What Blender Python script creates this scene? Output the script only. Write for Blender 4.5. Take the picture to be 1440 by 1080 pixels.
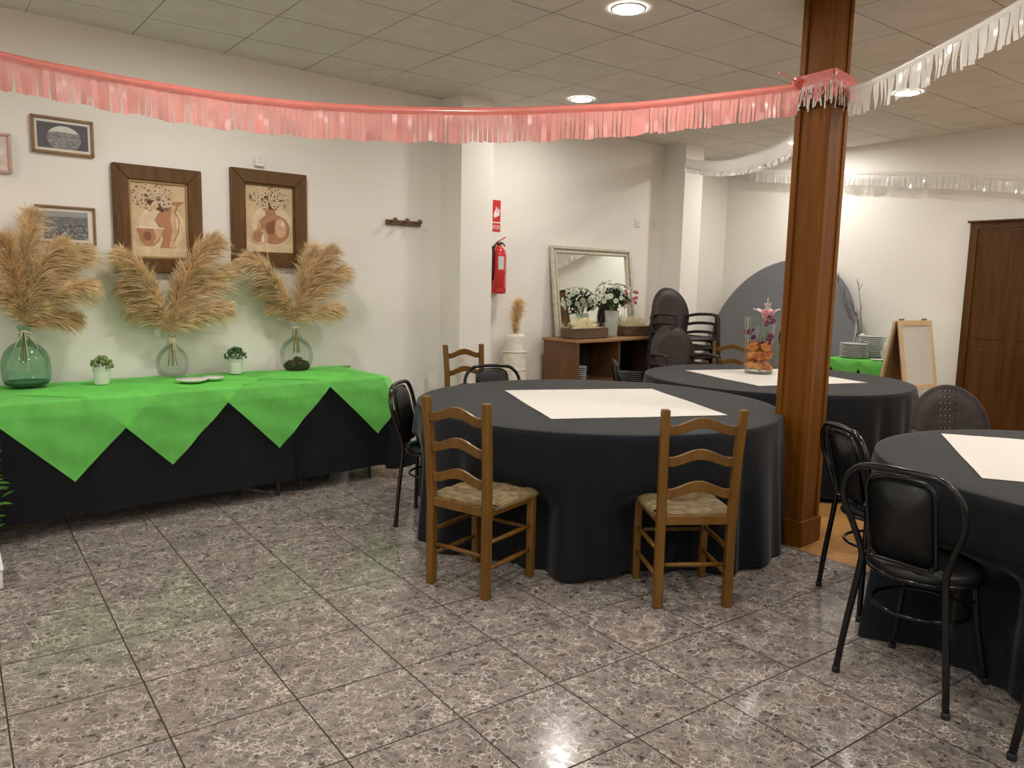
import bpy, bmesh, math, random
from mathutils import Vector, Matrix
PI = math.pi
sin, cos, rad = math.sin, math.cos, math.radians
SC = bpy.context.scene
COL = SC.collection
for _o in list(bpy.data.objects):
    bpy.data.objects.remove(_o)

# ------------------------------------------------------------------ camera
CAMH = 1.4763
YAW, PITCH, ROLL, FPX = 0.62636, 0.12935, 0.02223, 1096.5
fwd = Vector((sin(YAW)*cos(PITCH), cos(YAW)*cos(PITCH), -sin(PITCH)))
rgt = fwd.cross(Vector((0, 0, 1))).normalized()
upv = rgt.cross(fwd)
r2 = rgt*cos(ROLL) + upv*sin(ROLL)
u2 = -rgt*sin(ROLL) + upv*cos(ROLL)
rgt, upv = r2, u2
cam_d = bpy.data.cameras.new('camera')
cam = bpy.data.objects.new('camera', cam_d)
COL.objects.link(cam)
M = Matrix((rgt, upv, -fwd)).transposed().to_4x4()
M.translation = Vector((0, 0, CAMH))
cam.matrix_world = M
cam_d.sensor_fit = 'HORIZONTAL'
cam_d.sensor_width = 36.0
cam_d.lens = 36.0*FPX/1440.0
cam_d.clip_start = 0.05
SC.camera = cam

# ------------------------------------------------------------------ world, exposure
w = bpy.data.worlds.new('world')
SC.world = w
w.use_nodes = True
w.node_tree.nodes['Background'].inputs[0].default_value = (1.0, 0.92, 0.82, 1)
w.node_tree.nodes['Background'].inputs[1].default_value = 0.02
vs = SC.view_settings
SC.display_settings.display_device = 'sRGB'
vs.view_transform = 'Standard'
vs.look = 'None'
vs.gamma = 1.0
vs.exposure = 0.0
vs.use_curve_mapping = False

CEIL = 3.045
LAMP_COL = (1.0, 0.96, 0.89)
LAMPS = [(3.25, 3.44), (4.49, 5.29), (6.29, 3.42), (7.53, 5.27), (1.45, 1.57), (4.6, 1.45), (7.5, 1.5), (1.45, 4.45),
         (-1.5, 4.7), (-1.7, 2.9), (0.2, -0.3), (3.25, -0.3), (6.29, -0.3), (-1.7, 1.1), (1.45, -2.1), (4.49, -2.1), (-1.6, -1.2)]  # the lamps out of view are added as fill light

# ------------------------------------------------------------------ helpers
def ray(x, y):
    return fwd + rgt*((x-720)/FPX) - upv*((y-540)/FPX)
def atz(x, y, z=0.0):
    d = ray(x, y); t = (z-CAMH)/d.z
    return Vector((d.x*t, d.y*t, z))
def atY(x, y, Y):
    d = ray(x, y); t = Y/d.y
    return Vector((d.x*t, Y, CAMH+d.z*t))
def atX(x, y, X):
    d = ray(x, y); t = X/d.x
    return Vector((X, d.y*t, CAMH+d.z*t))
WA, WB = 5.763, 0.098                      # the back wall: Y = WA + WB*X
WANG = math.atan(WB)
def wall(x, y, off=0.0):
    d = ray(x, y); t = (WA-off*math.sqrt(1+WB*WB))/(d.y-WB*d.x)
    return Vector((d.x*t, d.y*t, CAMH+d.z*t))
def wally(X): return WA+WB*X
UD = Vector((cos(WANG), sin(WANG), 0))      # along the wall, to the right
ND = Vector((sin(WANG), -cos(WANG), 0))     # out of the wall, into the room
def smooth(a, b, x):
    t = max(0.0, min(1.0, (x-a)/(b-a)))
    return t*t*(3-2*t)

class MB:
    def __init__(s):
        s.v = []; s.f = []; s.m = []; s.mi = 0; s.sm = []; s.T = None
    def vert(s, p):
        p = Vector(p)
        if s.T is not None: p = s.T @ p
        s.v.append(p); return len(s.v)-1
    def face(s, idx, smooth=False):
        s.f.append(list(idx)); s.m.append(s.mi); s.sm.append(smooth)
    def box(s, c, size, rot=None):
        c = Vector(c); h = Vector(size)*0.5
        R = rot if rot is not None else Matrix.Identity(3)
        ids = [s.vert(c + R @ Vector((sx*h.x, sy*h.y, sz*h.z))) for sx in (-1, 1) for sy in (-1, 1) for sz in (-1, 1)]
        for q in ((0, 1, 3, 2), (4, 6, 7, 5), (0, 4, 5, 1), (2, 3, 7, 6), (0, 2, 6, 4), (1, 5, 7, 3)):
            s.face([ids[k] for k in q])
        return s
    def tube(s, pts, r, n=10, closed=False, caps=True, flat=1.0):
        pts = [Vector(p) for p in pts]; L = len(pts)
        rr = r if isinstance(r, (list, tuple)) else [r]*L
        rings = []; nrm = None
        for i in range(L):
            if closed: t = pts[(i+1) % L]-pts[i-1]
            else: t = pts[min(i+1, L-1)]-pts[max(i-1, 0)]
            t.normalize()
            if nrm is None:
                a = Vector((0, 0, 1)) if abs(t.z) < 0.9 else Vector((1, 0, 0))
                nrm = (a - t*a.dot(t)).normalized()
            else:
                nrm = (nrm - t*nrm.dot(t))
                if nrm.length < 1e-6: nrm = t.orthogonal()
                nrm.normalize()
            b = t.cross(nrm)
            rings.append([s.vert(pts[i]+(nrm*cos(2*PI*k/n)*flat + b*sin(2*PI*k/n))*rr[i]) for k in range(n)])
        for i in range(L if closed else L-1):
            A = rings[i]; B = rings[(i+1) % L]
            for k in range(n):
                s.face((A[k], A[(k+1) % n], B[(k+1) % n], B[k]), True)
        if not closed and caps:
            s.face(rings[0][::-1]); s.face(rings[-1])
        return s
    def lathe(s, prof, c=(0, 0, 0), n=28, cap0=True, cap1=True, sx=1.0, sy=1.0):
        c = Vector(c); rings = []
        for r, z in prof:
            rings.append([s.vert(c+Vector((r*cos(2*PI*k/n)*sx, r*sin(2*PI*k/n)*sy, z))) for k in range(n)])
        for A, B in zip(rings, rings[1:]):
            for k in range(n):
                s.face((A[k], A[(k+1) % n], B[(k+1) % n], B[k]), True)
        if cap0: s.face(rings[0][::-1])
        if cap1: s.face(rings[-1])
        return s
    def prism(s, poly, depth, O, X, Y, N=None):
        """extrude a 2-D outline lying in the plane O + x*X + y*Y by depth along X x Y"""
        O = Vector(O); X = Vector(X); Y = Vector(Y); N = X.cross(Y).normalized() if N is None else Vector(N)
        a = [s.vert(O+X*p[0]+Y*p[1]) for p in poly]
        b = [s.vert(O+X*p[0]+Y*p[1]+N*depth) for p in poly]
        s.face(a[::-1]); s.face(b); L = len(poly)
        for k in range(L): s.face((a[k], a[(k+1) % L], b[(k+1) % L], b[k]))
        return s
    def grid(s, fn, nu, nv, smooth=True, closed_u=False):
        ids = [[s.vert(fn(i/nu, j/nv)) for j in range(nv+1)] for i in range(nu if closed_u else nu+1)]
        for i in range(nu):
            A = ids[i]; B = ids[(i+1) % len(ids)]
            for j in range(nv): s.face((A[j], B[j], B[j+1], A[j+1]), smooth)
        return ids
    def ball(s, c, r, n=8, m=6, sc=(1, 1, 1)):
        c = Vector(c)
        top = s.vert(c+Vector((0, 0, r*sc[2]))); bot = s.vert(c-Vector((0, 0, r*sc[2])))
        rings = [[s.vert(c+Vector((r*sc[0]*sin(PI*i/m)*cos(2*PI*k/n), r*sc[1]*sin(PI*i/m)*sin(2*PI*k/n), r*sc[2]*cos(PI*i/m)))) for k in range(n)] for i in range(1, m)]
        for k in range(n):
            s.face((top, rings[0][k], rings[0][(k+1) % n]), True)
            s.face((bot, rings[-1][(k+1) % n], rings[-1][k]), True)
        for A, B in zip(rings, rings[1:]):
            for k in range(n): s.face((A[k], B[k], B[(k+1) % n], A[(k+1) % n]), True)
        return s
    def build(s, name, mats, parent=None, bevel=0.0, loc=None, rot=None, solid=0.0, seg=2, sub=0):
        me = bpy.data.meshes.new(name)
        me.from_pydata([tuple(p) for p in s.v], [], s.f)
        if not isinstance(mats, (list, tuple)): mats = [mats]
        for m_ in mats: me.materials.append(m_)
        me.polygons.foreach_set('material_index', s.m)
        me.polygons.foreach_set('use_smooth', s.sm)
        bm = bmesh.new(); bm.from_mesh(me); bmesh.ops.recalc_face_normals(bm, faces=bm.faces[:]); bm.to_mesh(me); bm.free()
        me.update()
        o = bpy.data.objects.new(name, me); COL.objects.link(o)
        if parent is not None: o.parent = parent
        if loc is not None: o.location = loc
        if rot is not None: o.rotation_euler = rot
        if solid:
            md = o.modifiers.new('thickness', 'SOLIDIFY'); md.thickness = solid; md.offset = -1
        if sub:
            md = o.modifiers.new('subdivision', 'SUBSURF'); md.levels = sub; md.render_levels = sub
        if bevel:
            md = o.modifiers.new('bevel', 'BEVEL'); md.width = bevel; md.segments = seg; md.limit_method = 'ANGLE'; md.angle_limit = rad(35)
            for p in me.polygons: p.use_smooth = True
            try: me.set_sharp_from_angle(angle=rad(40))
            except Exception: pass
        return o

def tag(o, label=None, cat=None, group=None, kind=None):
    if label: o['label'] = label
    if cat: o['category'] = cat
    if group: o['group'] = group
    if kind: o['kind'] = kind
    return o
def thing(name, label, cat, loc=(0, 0, 0), rz=0.0, group=None):
    o = bpy.data.objects.new(name, None); COL.objects.link(o)
    o.empty_display_size = 0.1
    o.location = loc; o.rotation_euler = (0, 0, rz)
    return tag(o, label, cat, group)
def kids(o): return [c for c in bpy.data.objects if c.parent == o]
def copy_tree(o, loc, rz=None, label=None, group=None, parent=None):
    c = o.copy(); COL.objects.link(c)
    if parent is not None: c.parent = parent
    else:
        c.location = loc
        if rz is not None: c.rotation_euler = (0, 0, rz)
        if label: c['label'] = label
        if group: c['group'] = group
    for ch in kids(o): copy_tree(ch, None, parent=c)
    return c

# ------------------------------------------------------------------ materials
def newmat(name):
    m = bpy.data.materials.new(name); m.use_nodes = True
    return m, m.node_tree, m.node_tree.nodes['Principled BSDF']
def rgb(*c): return (c[0], c[1], c[2], 1.0)
def node(nt, t, **kw):
    n = nt.nodes.new(t)
    for k, v_ in kw.items(): setattr(n, k, v_)
    return n
def math_n(nt, op, a, b=None, c=None):
    n = nt.nodes.new('ShaderNodeMath'); n.operation = op
    for i, v_ in enumerate((a, b, c)):
        if v_ is None: continue
        if isinstance(v_, (int, float)): n.inputs[i].default_value = v_
        else: nt.links.new(v_, n.inputs[i])
    return n.outputs[0]
def mixc(nt, fac, a, b, mode='MIX'):
    n = nt.nodes.new('ShaderNodeMix'); n.data_type = 'RGBA'; n.blend_type = mode
    for sock, v_ in ((n.inputs[0], fac), (n.inputs[6], a), (n.inputs[7], b)):
        if isinstance(v_, (int, float)): sock.default_value = v_
        elif isinstance(v_, tuple): sock.default_value = v_
        else: nt.links.new(v_, sock)
    return n.outputs[2]
def ramp(nt, fac, *stops):
    n = nt.nodes.new('ShaderNodeValToRGB')
    els = n.color_ramp.elements
    while len(els) < len(stops): els.new(0.5)
    for e, (p, c) in zip(els, stops): e.position = p; e.color = rgb(*c)
    nt.links.new(fac, n.inputs[0]); return n.outputs[0]
def bump(nt, P, h, strength=0.2, dist=0.01):
    n = nt.nodes.new('ShaderNodeBump'); n.inputs['Strength'].default_value = strength; n.inputs['Distance'].default_value = dist
    nt.links.new(h, n.inputs['Height']); nt.links.new(n.outputs[0], P.inputs['Normal'])
def coords(nt, kind='Object'):
    return nt.nodes.new('ShaderNodeTexCoord').outputs[kind]
def noise(nt, vec, scale, detail=3.0, rough=0.5, dist=0.0):
    n = nt.nodes.new('ShaderNodeTexNoise'); n.inputs['Scale'].default_value = scale; n.inputs['Detail'].default_value = detail
    n.inputs['Roughness'].default_value = rough; n.inputs['Distortion'].default_value = dist
    nt.links.new(vec, n.inputs['Vector']); return n
def simple(name, col, rough=0.5, metal=0.0, var=0.0, vscale=20.0, spec=0.5, bumpv=0.0, bscale=60.0, sheen=0.0, coat=0.0):
    m, nt, P = newmat(name)
    P.inputs['Roughness'].default_value = rough; P.inputs['Metallic'].default_value = metal
    P.inputs['Specular IOR Level'].default_value = spec
    if sheen: P.inputs['Sheen Weight'].default_value = sheen; P.inputs['Sheen Roughness'].default_value = 0.5
    if coat: P.inputs['Coat Weight'].default_value = coat; P.inputs['Coat Roughness'].default_value = 0.1
    co = coords(nt)
    nz = noise(nt, co, vscale)
    a = tuple(max(0, x*(1-var)) for x in col); b = tuple(min(1, x*(1+var)) for x in col)
    nt.links.new(ramp(nt, nz.outputs[0], (0.3, a), (0.7, b)), P.inputs['Base Color'])
    if bumpv: bump(nt, P, noise(nt, co, bscale, 4).outputs[0], bumpv, 0.01)
    return m
def woodmat(name, c1, c2, rough=0.35, scale=(1, 1, 1), grain=18.0, coat=0.0, bumpv=0.05, dark=None, spec=0.5):
    """grain runs along the local axis with the small scale"""
    m, nt, P = newmat(name)
    mp = nt.nodes.new('ShaderNodeMapping'); mp.inputs['Scale'].default_value = scale
    nt.links.new(coords(nt), mp.inputs[0])
    n1 = noise(nt, mp.outputs[0], grain, 6, 0.62, 0.4)
    n2 = noise(nt, mp.outputs[0], grain*0.22, 3, 0.5, 1.2)
    f = math_n(nt, 'ADD', math_n(nt, 'MULTIPLY', n1.outputs[0], 0.55), math_n(nt, 'MULTIPLY', n2.outputs[0], 0.45))
    st = [(0.34, c1), (0.64, c2)]
    if dark: st = [(0.28, dark), (0.40, c1), (0.66, c2)]
    nt.links.new(ramp(nt, f, *st), P.inputs['Base Color'])
    P.inputs['Roughness'].default_value = rough; P.inputs['Specular IOR Level'].default_value = spec
    if coat: P.inputs['Coat Weight'].default_value = coat; P.inputs['Coat Roughness'].default_value = 0.15
    if bumpv: bump(nt, P, n1.outputs[0], bumpv, 0.004)
    return m
def thinglass(name, tint, gloss=0.06, rough=0.02):
    m, nt, P = newmat(name); nt.nodes.remove(P)
    tr = node(nt, 'ShaderNodeBsdfTransparent'); tr.inputs[0].default_value = rgb(*tint)
    gl = node(nt, 'ShaderNodeBsdfGlossy'); gl.inputs['Roughness'].default_value = rough
    lw = node(nt, 'ShaderNodeLayerWeight'); lw.inputs[0].default_value = 0.25
    f = math_n(nt, 'ADD', math_n(nt, 'MULTIPLY', lw.outputs['Fresnel'], 0.55), gloss)
    mx = node(nt, 'ShaderNodeMixShader')
    nt.links.new(f, mx.inputs[0]); nt.links.new(tr.outputs[0], mx.inputs[1]); nt.links.new(gl.outputs[0], mx.inputs[2])
    nt.links.new(mx.outputs[0], nt.nodes['Material Output'].inputs[0])
    return m
def film(name, col, clear=0.2, translucent=0.4, gloss=0.12, rough=0.25, var=0.1):
    """thin plastic film or thin cloth: some light goes straight through, some scatters through"""
    m, nt, P = newmat(name); nt.nodes.remove(P)
    co = coords(nt); nz = noise(nt, co, 14, 3)
    c = ramp(nt, nz.outputs[0], (0.3, tuple(x*(1-var) for x in col)), (0.7, tuple(min(1, x*(1+var)) for x in col)))
    di = node(nt, 'ShaderNodeBsdfDiffuse'); tl = node(nt, 'ShaderNodeBsdfTranslucent')
    gl = node(nt, 'ShaderNodeBsdfGlossy'); gl.inputs['Roughness'].default_value = rough
    tr = node(nt, 'ShaderNodeBsdfTransparent')
    nt.links.new(c, di.inputs[0]); nt.links.new(c, tl.inputs[0])
    def mx(f, a, b):
        k = node(nt, 'ShaderNodeMixShader'); k.inputs[0].default_value = f
        nt.links.new(a.outputs[0], k.inputs[1]); nt.links.new(b.outputs[0], k.inputs[2]); return k
    s_ = mx(clear, mx(gloss, mx(translucent, di, tl), gl), tr)
    nt.links.new(s_.outputs[0], nt.nodes['Material Output'].inputs[0])
    return m

def tile_floor():
    m, nt, P = newmat('marbled_floor_tile')
    geo = node(nt, 'ShaderNodeNewGeometry'); pos = geo.outputs['Position']
    sp = node(nt, 'ShaderNodeSeparateXYZ'); nt.links.new(pos, sp.inputs[0])
    S = 0.42
    tx = math_n(nt, 'DIVIDE', math_n(nt, 'SUBTRACT', sp.outputs[0], 1.1929*S), S)
    ty = math_n(nt, 'DIVIDE', math_n(nt, 'SUBTRACT', sp.outputs[1], 7.0130*S), S)
    ex = math_n(nt, 'ABSOLUTE', math_n(nt, 'SUBTRACT', math_n(nt, 'FRACT', math_n(nt, 'ADD', tx, 20.5)), 0.5))
    ey = math_n(nt, 'ABSOLUTE', math_n(nt, 'SUBTRACT', math_n(nt, 'FRACT', math_n(nt, 'ADD', ty, 20.5)), 0.5))
    edge = math_n(nt, 'MINIMUM', ex, ey)
    mr = node(nt, 'ShaderNodeMapRange'); mr.interpolation_type = 'SMOOTHSTEP'
    nt.links.new(edge, mr.inputs[0]); mr.inputs[1].default_value = 0.0050; mr.inputs[2].default_value = 0.0085
    mr.inputs[3].default_value = 1.0; mr.inputs[4].default_value = 0.0
    grout = mr.outputs[0]
    # a different piece of the pattern on every tile
    cb = node(nt, 'ShaderNodeCombineXYZ')
    nt.links.new(math_n(nt, 'FLOOR', tx), cb.inputs[0]); nt.links.new(math_n(nt, 'FLOOR', ty), cb.inputs[1])
    wn = node(nt, 'ShaderNodeTexWhiteNoise'); nt.links.new(cb.outputs[0], wn.inputs[0])
    off = node(nt, 'ShaderNodeVectorMath', operation='SCALE'); nt.links.new(wn.outputs['Color'], off.inputs[0]); off.inputs['Scale'].default_value = 30
    pv = node(nt, 'ShaderNodeVectorMath', operation='ADD'); nt.links.new(pos, pv.inputs[0]); nt.links.new(off.outputs[0], pv.inputs[1])
    v = pv.outputs[0]
    wob = noise(nt, v, 9, 3, 0.6)
    sc_ = node(nt, 'ShaderNodeVectorMath', operation='SCALE'); nt.links.new(wob.outputs['Color'], sc_.inputs[0]); sc_.inputs['Scale'].default_value = 0.16
    vd = node(nt, 'ShaderNodeVectorMath', operation='ADD'); nt.links.new(v, vd.inputs[0]); nt.links.new(sc_.outputs[0], vd.inputs[1])
    def veins(scale, w_, seed):
        ad = node(nt, 'ShaderNodeVectorMath', operation='ADD'); nt.links.new(vd.outputs[0], ad.inputs[0]); ad.inputs[1].default_value = (seed, seed*2.3, 0)
        vo = node(nt, 'ShaderNodeTexVoronoi', feature='DISTANCE_TO_EDGE'); vo.inputs['Scale'].default_value = scale
        nt.links.new(ad.outputs[0], vo.inputs['Vector'])
        q = node(nt, 'ShaderNodeMapRange'); q.interpolation_type = 'SMOOTHSTEP'
        nt.links.new(vo.outputs['Distance'], q.inputs[0]); q.inputs[1].default_value = 0.0; q.inputs[2].default_value = w_
        q.inputs[3].default_value = 1.0; q.inputs[4].default_value = 0.0
        msk = noise(nt, ad.outputs[0], scale*0.55, 2)
        mk = node(nt, 'ShaderNodeMapRange'); nt.links.new(msk.outputs[0], mk.inputs[0]); mk.inputs[1].default_value = 0.42; mk.inputs[2].default_value = 0.58
        return math_n(nt, 'MULTIPLY', q.outputs[0], mk.outputs[0])
    n1 = noise(nt, v, 11, 6, 0.7, 0.6)
    base = ramp(nt, n1.outputs[0], (0.28, (0.10, 0.090, 0.090)), (0.42, (0.178, 0.154, 0.143)), (0.58, (0.245, 0.207, 0.184)), (0.72, (0.27, 0.237, 0.215)))
    n2 = noise(nt, v, 34, 4, 0.7)
    base = mixc(nt, ramp(nt, n2.outputs[0], (0.37, (0.9,)*3), (0.45, (0,)*3)), base, rgb(0.030, 0.028, 0.032))
    ro = noise(nt, v, 3.2, 2)
    base = mixc(nt, ramp(nt, ro.outputs[0], (0.55, (0,)*3), (0.75, (0.35,)*3)), base, rgb(0.24, 0.165, 0.13))
    vv = math_n(nt, 'MAXIMUM', math_n(nt, 'MAXIMUM', veins(12, 0.036, 0.0), veins(20, 0.055, 4.1)), math_n(nt, 'MULTIPLY', veins(34, 0.09, 8.7), 0.45))
    base = mixc(nt, math_n(nt, 'MULTIPLY', vv, 0.85), base, rgb(0.66, 0.585, 0.52))
    colr = mixc(nt, grout, base, rgb(0.030, 0.020, 0.013))
    nt.links.new(colr, P.inputs['Base Color'])
    nt.links.new(math_n(nt, 'ADD', math_n(nt, 'MULTIPLY', grout, 0.55), math_n(nt, 'MULTIPLY', n2.outputs[0], 0.34)), P.inputs['Roughness'])
    P.inputs['Specular IOR Level'].default_value = 0.40
    h = math_n(nt, 'ADD', math_n(nt, 'MULTIPLY', grout, -1.0), math_n(nt, 'MULTIPLY', n1.outputs[0], 0.10))
    bump(nt, P, h, 0.22, 0.004)
    return m
def parquet():
    m, nt, P = newmat('orange_parquet')
    geo = node(nt, 'ShaderNodeNewGeometry')
    br = node(nt, 'ShaderNodeTexBrick'); nt.links.new(geo.outputs['Position'], br.inputs['Vector'])
    br.inputs['Scale'].default_value = 1.0; br.inputs['Brick Width'].default_value = 0.30; br.inputs['Row Height'].default_value = 0.07
    br.inputs['Mortar Size'].default_value = 0.0012; br.inputs['Color1'].default_value = rgb(0.40, 0.19, 0.055); br.inputs['Color2'].default_value = rgb(0.50, 0.26, 0.085)
    br.inputs['Mortar'].default_value = rgb(0.12, 0.05, 0.02)
    nz = noise(nt, geo.outputs['Position'], 30, 4)
    nt.links.new(mixc(nt, 0.35, br.outputs[0], ramp(nt, nz.outputs[0], (0.3, (0.34, 0.15, 0.04)), (0.7, (0.58, 0.32, 0.11)))), P.inputs['Base Color'])
    P.inputs['Roughness'].default_value = 0.3
    return m
def ceiling_mat():
    m, nt, P = newmat('ceiling_panels')
    geo = node(nt, 'ShaderNodeNewGeometry')
    mp = node(nt, 'ShaderNodeMapping'); nt.links.new(geo.outputs['Position'], mp.inputs[0]); mp.inputs['Rotation'].default_value = (0, 0, -0.03)
    sp = node(nt, 'ShaderNodeSeparateXYZ'); nt.links.new(mp.outputs[0], sp.inputs[0])
    tx = math_n(nt, 'DIVIDE', math_n(nt, 'SUBTRACT', sp.outputs[0], 1.87), 0.605)
    ty = math_n(nt, 'DIVIDE', math_n(nt, 'SUBTRACT', sp.outputs[1], 4.83), 0.572)
    ex = math_n(nt, 'ABSOLUTE', math_n(nt, 'SUBTRACT', math_n(nt, 'FRACT', math_n(nt, 'ADD', tx, 20.5)), 0.5))
    ey = math_n(nt, 'ABSOLUTE', math_n(nt, 'SUBTRACT', math_n(nt, 'FRACT', math_n(nt, 'ADD', ty, 20.5)), 0.5))
    gap = noise(nt, geo.outputs['Position'], 1.3, 2)
    wid = math_n(nt, 'MULTIPLY', gap.outputs[0], 0.014)
    ex2 = math_n(nt, 'ADD', ex, 0.002)
    e = math_n(nt, 'LESS_THAN', math_n(nt, 'MINIMUM', ex2, ey), wid)
    cb = node(nt, 'ShaderNodeCombineXYZ'); nt.links.new(math_n(nt, 'FLOOR', tx), cb.inputs[0]); nt.links.new(math_n(nt, 'FLOOR', ty), cb.inputs[1])
    wn = node(nt, 'ShaderNodeTexWhiteNoise'); nt.links.new(cb.outputs[0], wn.inputs[0])
    nz = noise(nt, geo.outputs['Position'], 5, 3)
    base = ramp(nt, nz.outputs[0], (0.3, (0.68, 0.65, 0.60)), (0.7, (0.76, 0.73, 0.68)))
    base = mixc(nt, math_n(nt, 'MULTIPLY', wn.outputs[0], 0.16), base, rgb(0.58, 0.55, 0.50))
    nt.links.new(mixc(nt, math_n(nt, 'MULTIPLY', e, 0.8), base, rgb(0.11, 0.095, 0.08)), P.inputs['Base Color'])
    P.inputs['Roughness'].default_value = 0.85
    n2 = noise(nt, geo.outputs['Position'], 90, 3)
    bump(nt, P, math_n(nt, 'ADD', math_n(nt, 'MULTIPLY', e, -1), math_n(nt, 'MULTIPLY', n2.outputs[0], 0.25)), 0.35, 0.006)
    return m
def paint(name, col, rough=0.6):
    m, nt, P = newmat(name)
    geo = node(nt, 'ShaderNodeNewGeometry')
    nz = noise(nt, geo.outputs['Position'], 1.6, 4)
    nt.links.new(ramp(nt, nz.outputs[0], (0.3, tuple(x*0.97 for x in col)), (0.7, col)), P.inputs['Base Color'])
    P.inputs['Roughness'].default_value = rough; P.inputs['Specular IOR Level'].default_value = 0.25
    bump(nt, P, noise(nt, geo.outputs['Position'], 160, 3).outputs[0], 0.08, 0.003)
    return m
def rush_mat():
    m, nt, P = newmat('woven_rush')
    co = coords(nt); sp = node(nt, 'ShaderNodeSeparateXYZ'); nt.links.new(co, sp.inputs[0])
    ax = math_n(nt, 'ABSOLUTE', sp.outputs[0]); ay = math_n(nt, 'ABSOLUTE', sp.outputs[1])
    s_ = math_n(nt, 'GREATER_THAN', ax, ay)
    t_ = math_n(nt, 'ADD', math_n(nt, 'MULTIPLY', s_, ax), math_n(nt, 'MULTIPLY', math_n(nt, 'SUBTRACT', 1.0, s_), ay))
    wv = math_n(nt, 'SINE', math_n(nt, 'MULTIPLY', t_, 620.0))
    nz = noise(nt, co, 26, 3)
    f = math_n(nt, 'ADD', math_n(nt, 'MULTIPLY', wv, 0.16), nz.outputs[0])
    nt.links.new(ramp(nt, f, (0.25, (0.085, 0.055, 0.020)), (0.5, (0.20, 0.142, 0.064)), (0.8, (0.31, 0.235, 0.118))), P.inputs['Base Color'])
    P.inputs['Roughness'].default_value = 0.75
    bump(nt, P, f, 0.6, 0.004)
    return m
def cloth_mat(name, col, sheen=0.25, rough=0.9):
    m, nt, P = newmat(name)
    co = coords(nt); nz = noise(nt, co, 7, 4)
    nt.links.new(ramp(nt, nz.outputs[0], (0.3, tuple(x*0.9 for x in col)), (0.7, tuple(min(1, x*1.1) for x in col))), P.inputs['Base Color'])
    P.inputs['Roughness'].default_value = rough; P.inputs['Specular IOR Level'].default_value = 0.2
    P.inputs['Sheen Weight'].default_value = sheen; P.inputs['Sheen Roughness'].default_value = 0.35
    bump(nt, P, noise(nt, co, 420, 2).outputs[0], 0.12, 0.002)
    return m
def resin_mat(holes=False):
    m, nt, P = newmat('brown_resin_weave' + ('_pierced' if holes else ''))
    co = coords(nt)
    ck = node(nt, 'ShaderNodeTexChecker'); ck.inputs['Scale'].default_value = 70; nt.links.new(co, ck.inputs[0])
    nz = noise(nt, co, 20, 3)
    nt.links.new(mixc(nt, 0.35, ramp(nt, nz.outputs[0], (0.3, (0.024, 0.016, 0.014)), (0.7, (0.046, 0.034, 0.031))), mixc(nt, ck.outputs[1], rgb(0.020, 0.014, 0.012), rgb(0.055, 0.041, 0.038))), P.inputs['Base Color'])
    P.inputs['Roughness'].default_value = 0.5; P.inputs['Specular IOR Level'].default_value = 0.3
    bump(nt, P, ck.outputs[1], 0.35, 0.003)
    if holes:
        sp = node(nt, 'ShaderNodeSeparateXYZ'); nt.links.new(co, sp.inputs[0])
        a = math_n(nt, 'SUBTRACT', math_n(nt, 'FRACT', math_n(nt, 'MULTIPLY', sp.outputs[1], 36.0)), 0.5)
        b = math_n(nt, 'SUBTRACT', math_n(nt, 'FRACT', math_n(nt, 'MULTIPLY', sp.outputs[2], 26.0)), 0.5)
        d = math_n(nt, 'ADD', math_n(nt, 'MULTIPLY', a, a), math_n(nt, 'MULTIPLY', b, math_n(nt, 'MULTIPLY', b, 2.0)))
        al = math_n(nt, 'GREATER_THAN', d, 0.035)
        inx = math_n(nt, 'GREATER_THAN', math_n(nt, 'ABSOLUTE', sp.outputs[1]), 0.06)
        nt.links.new(math_n(nt, 'MAXIMUM', al, inx), P.inputs['Alpha'])
    return m
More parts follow.
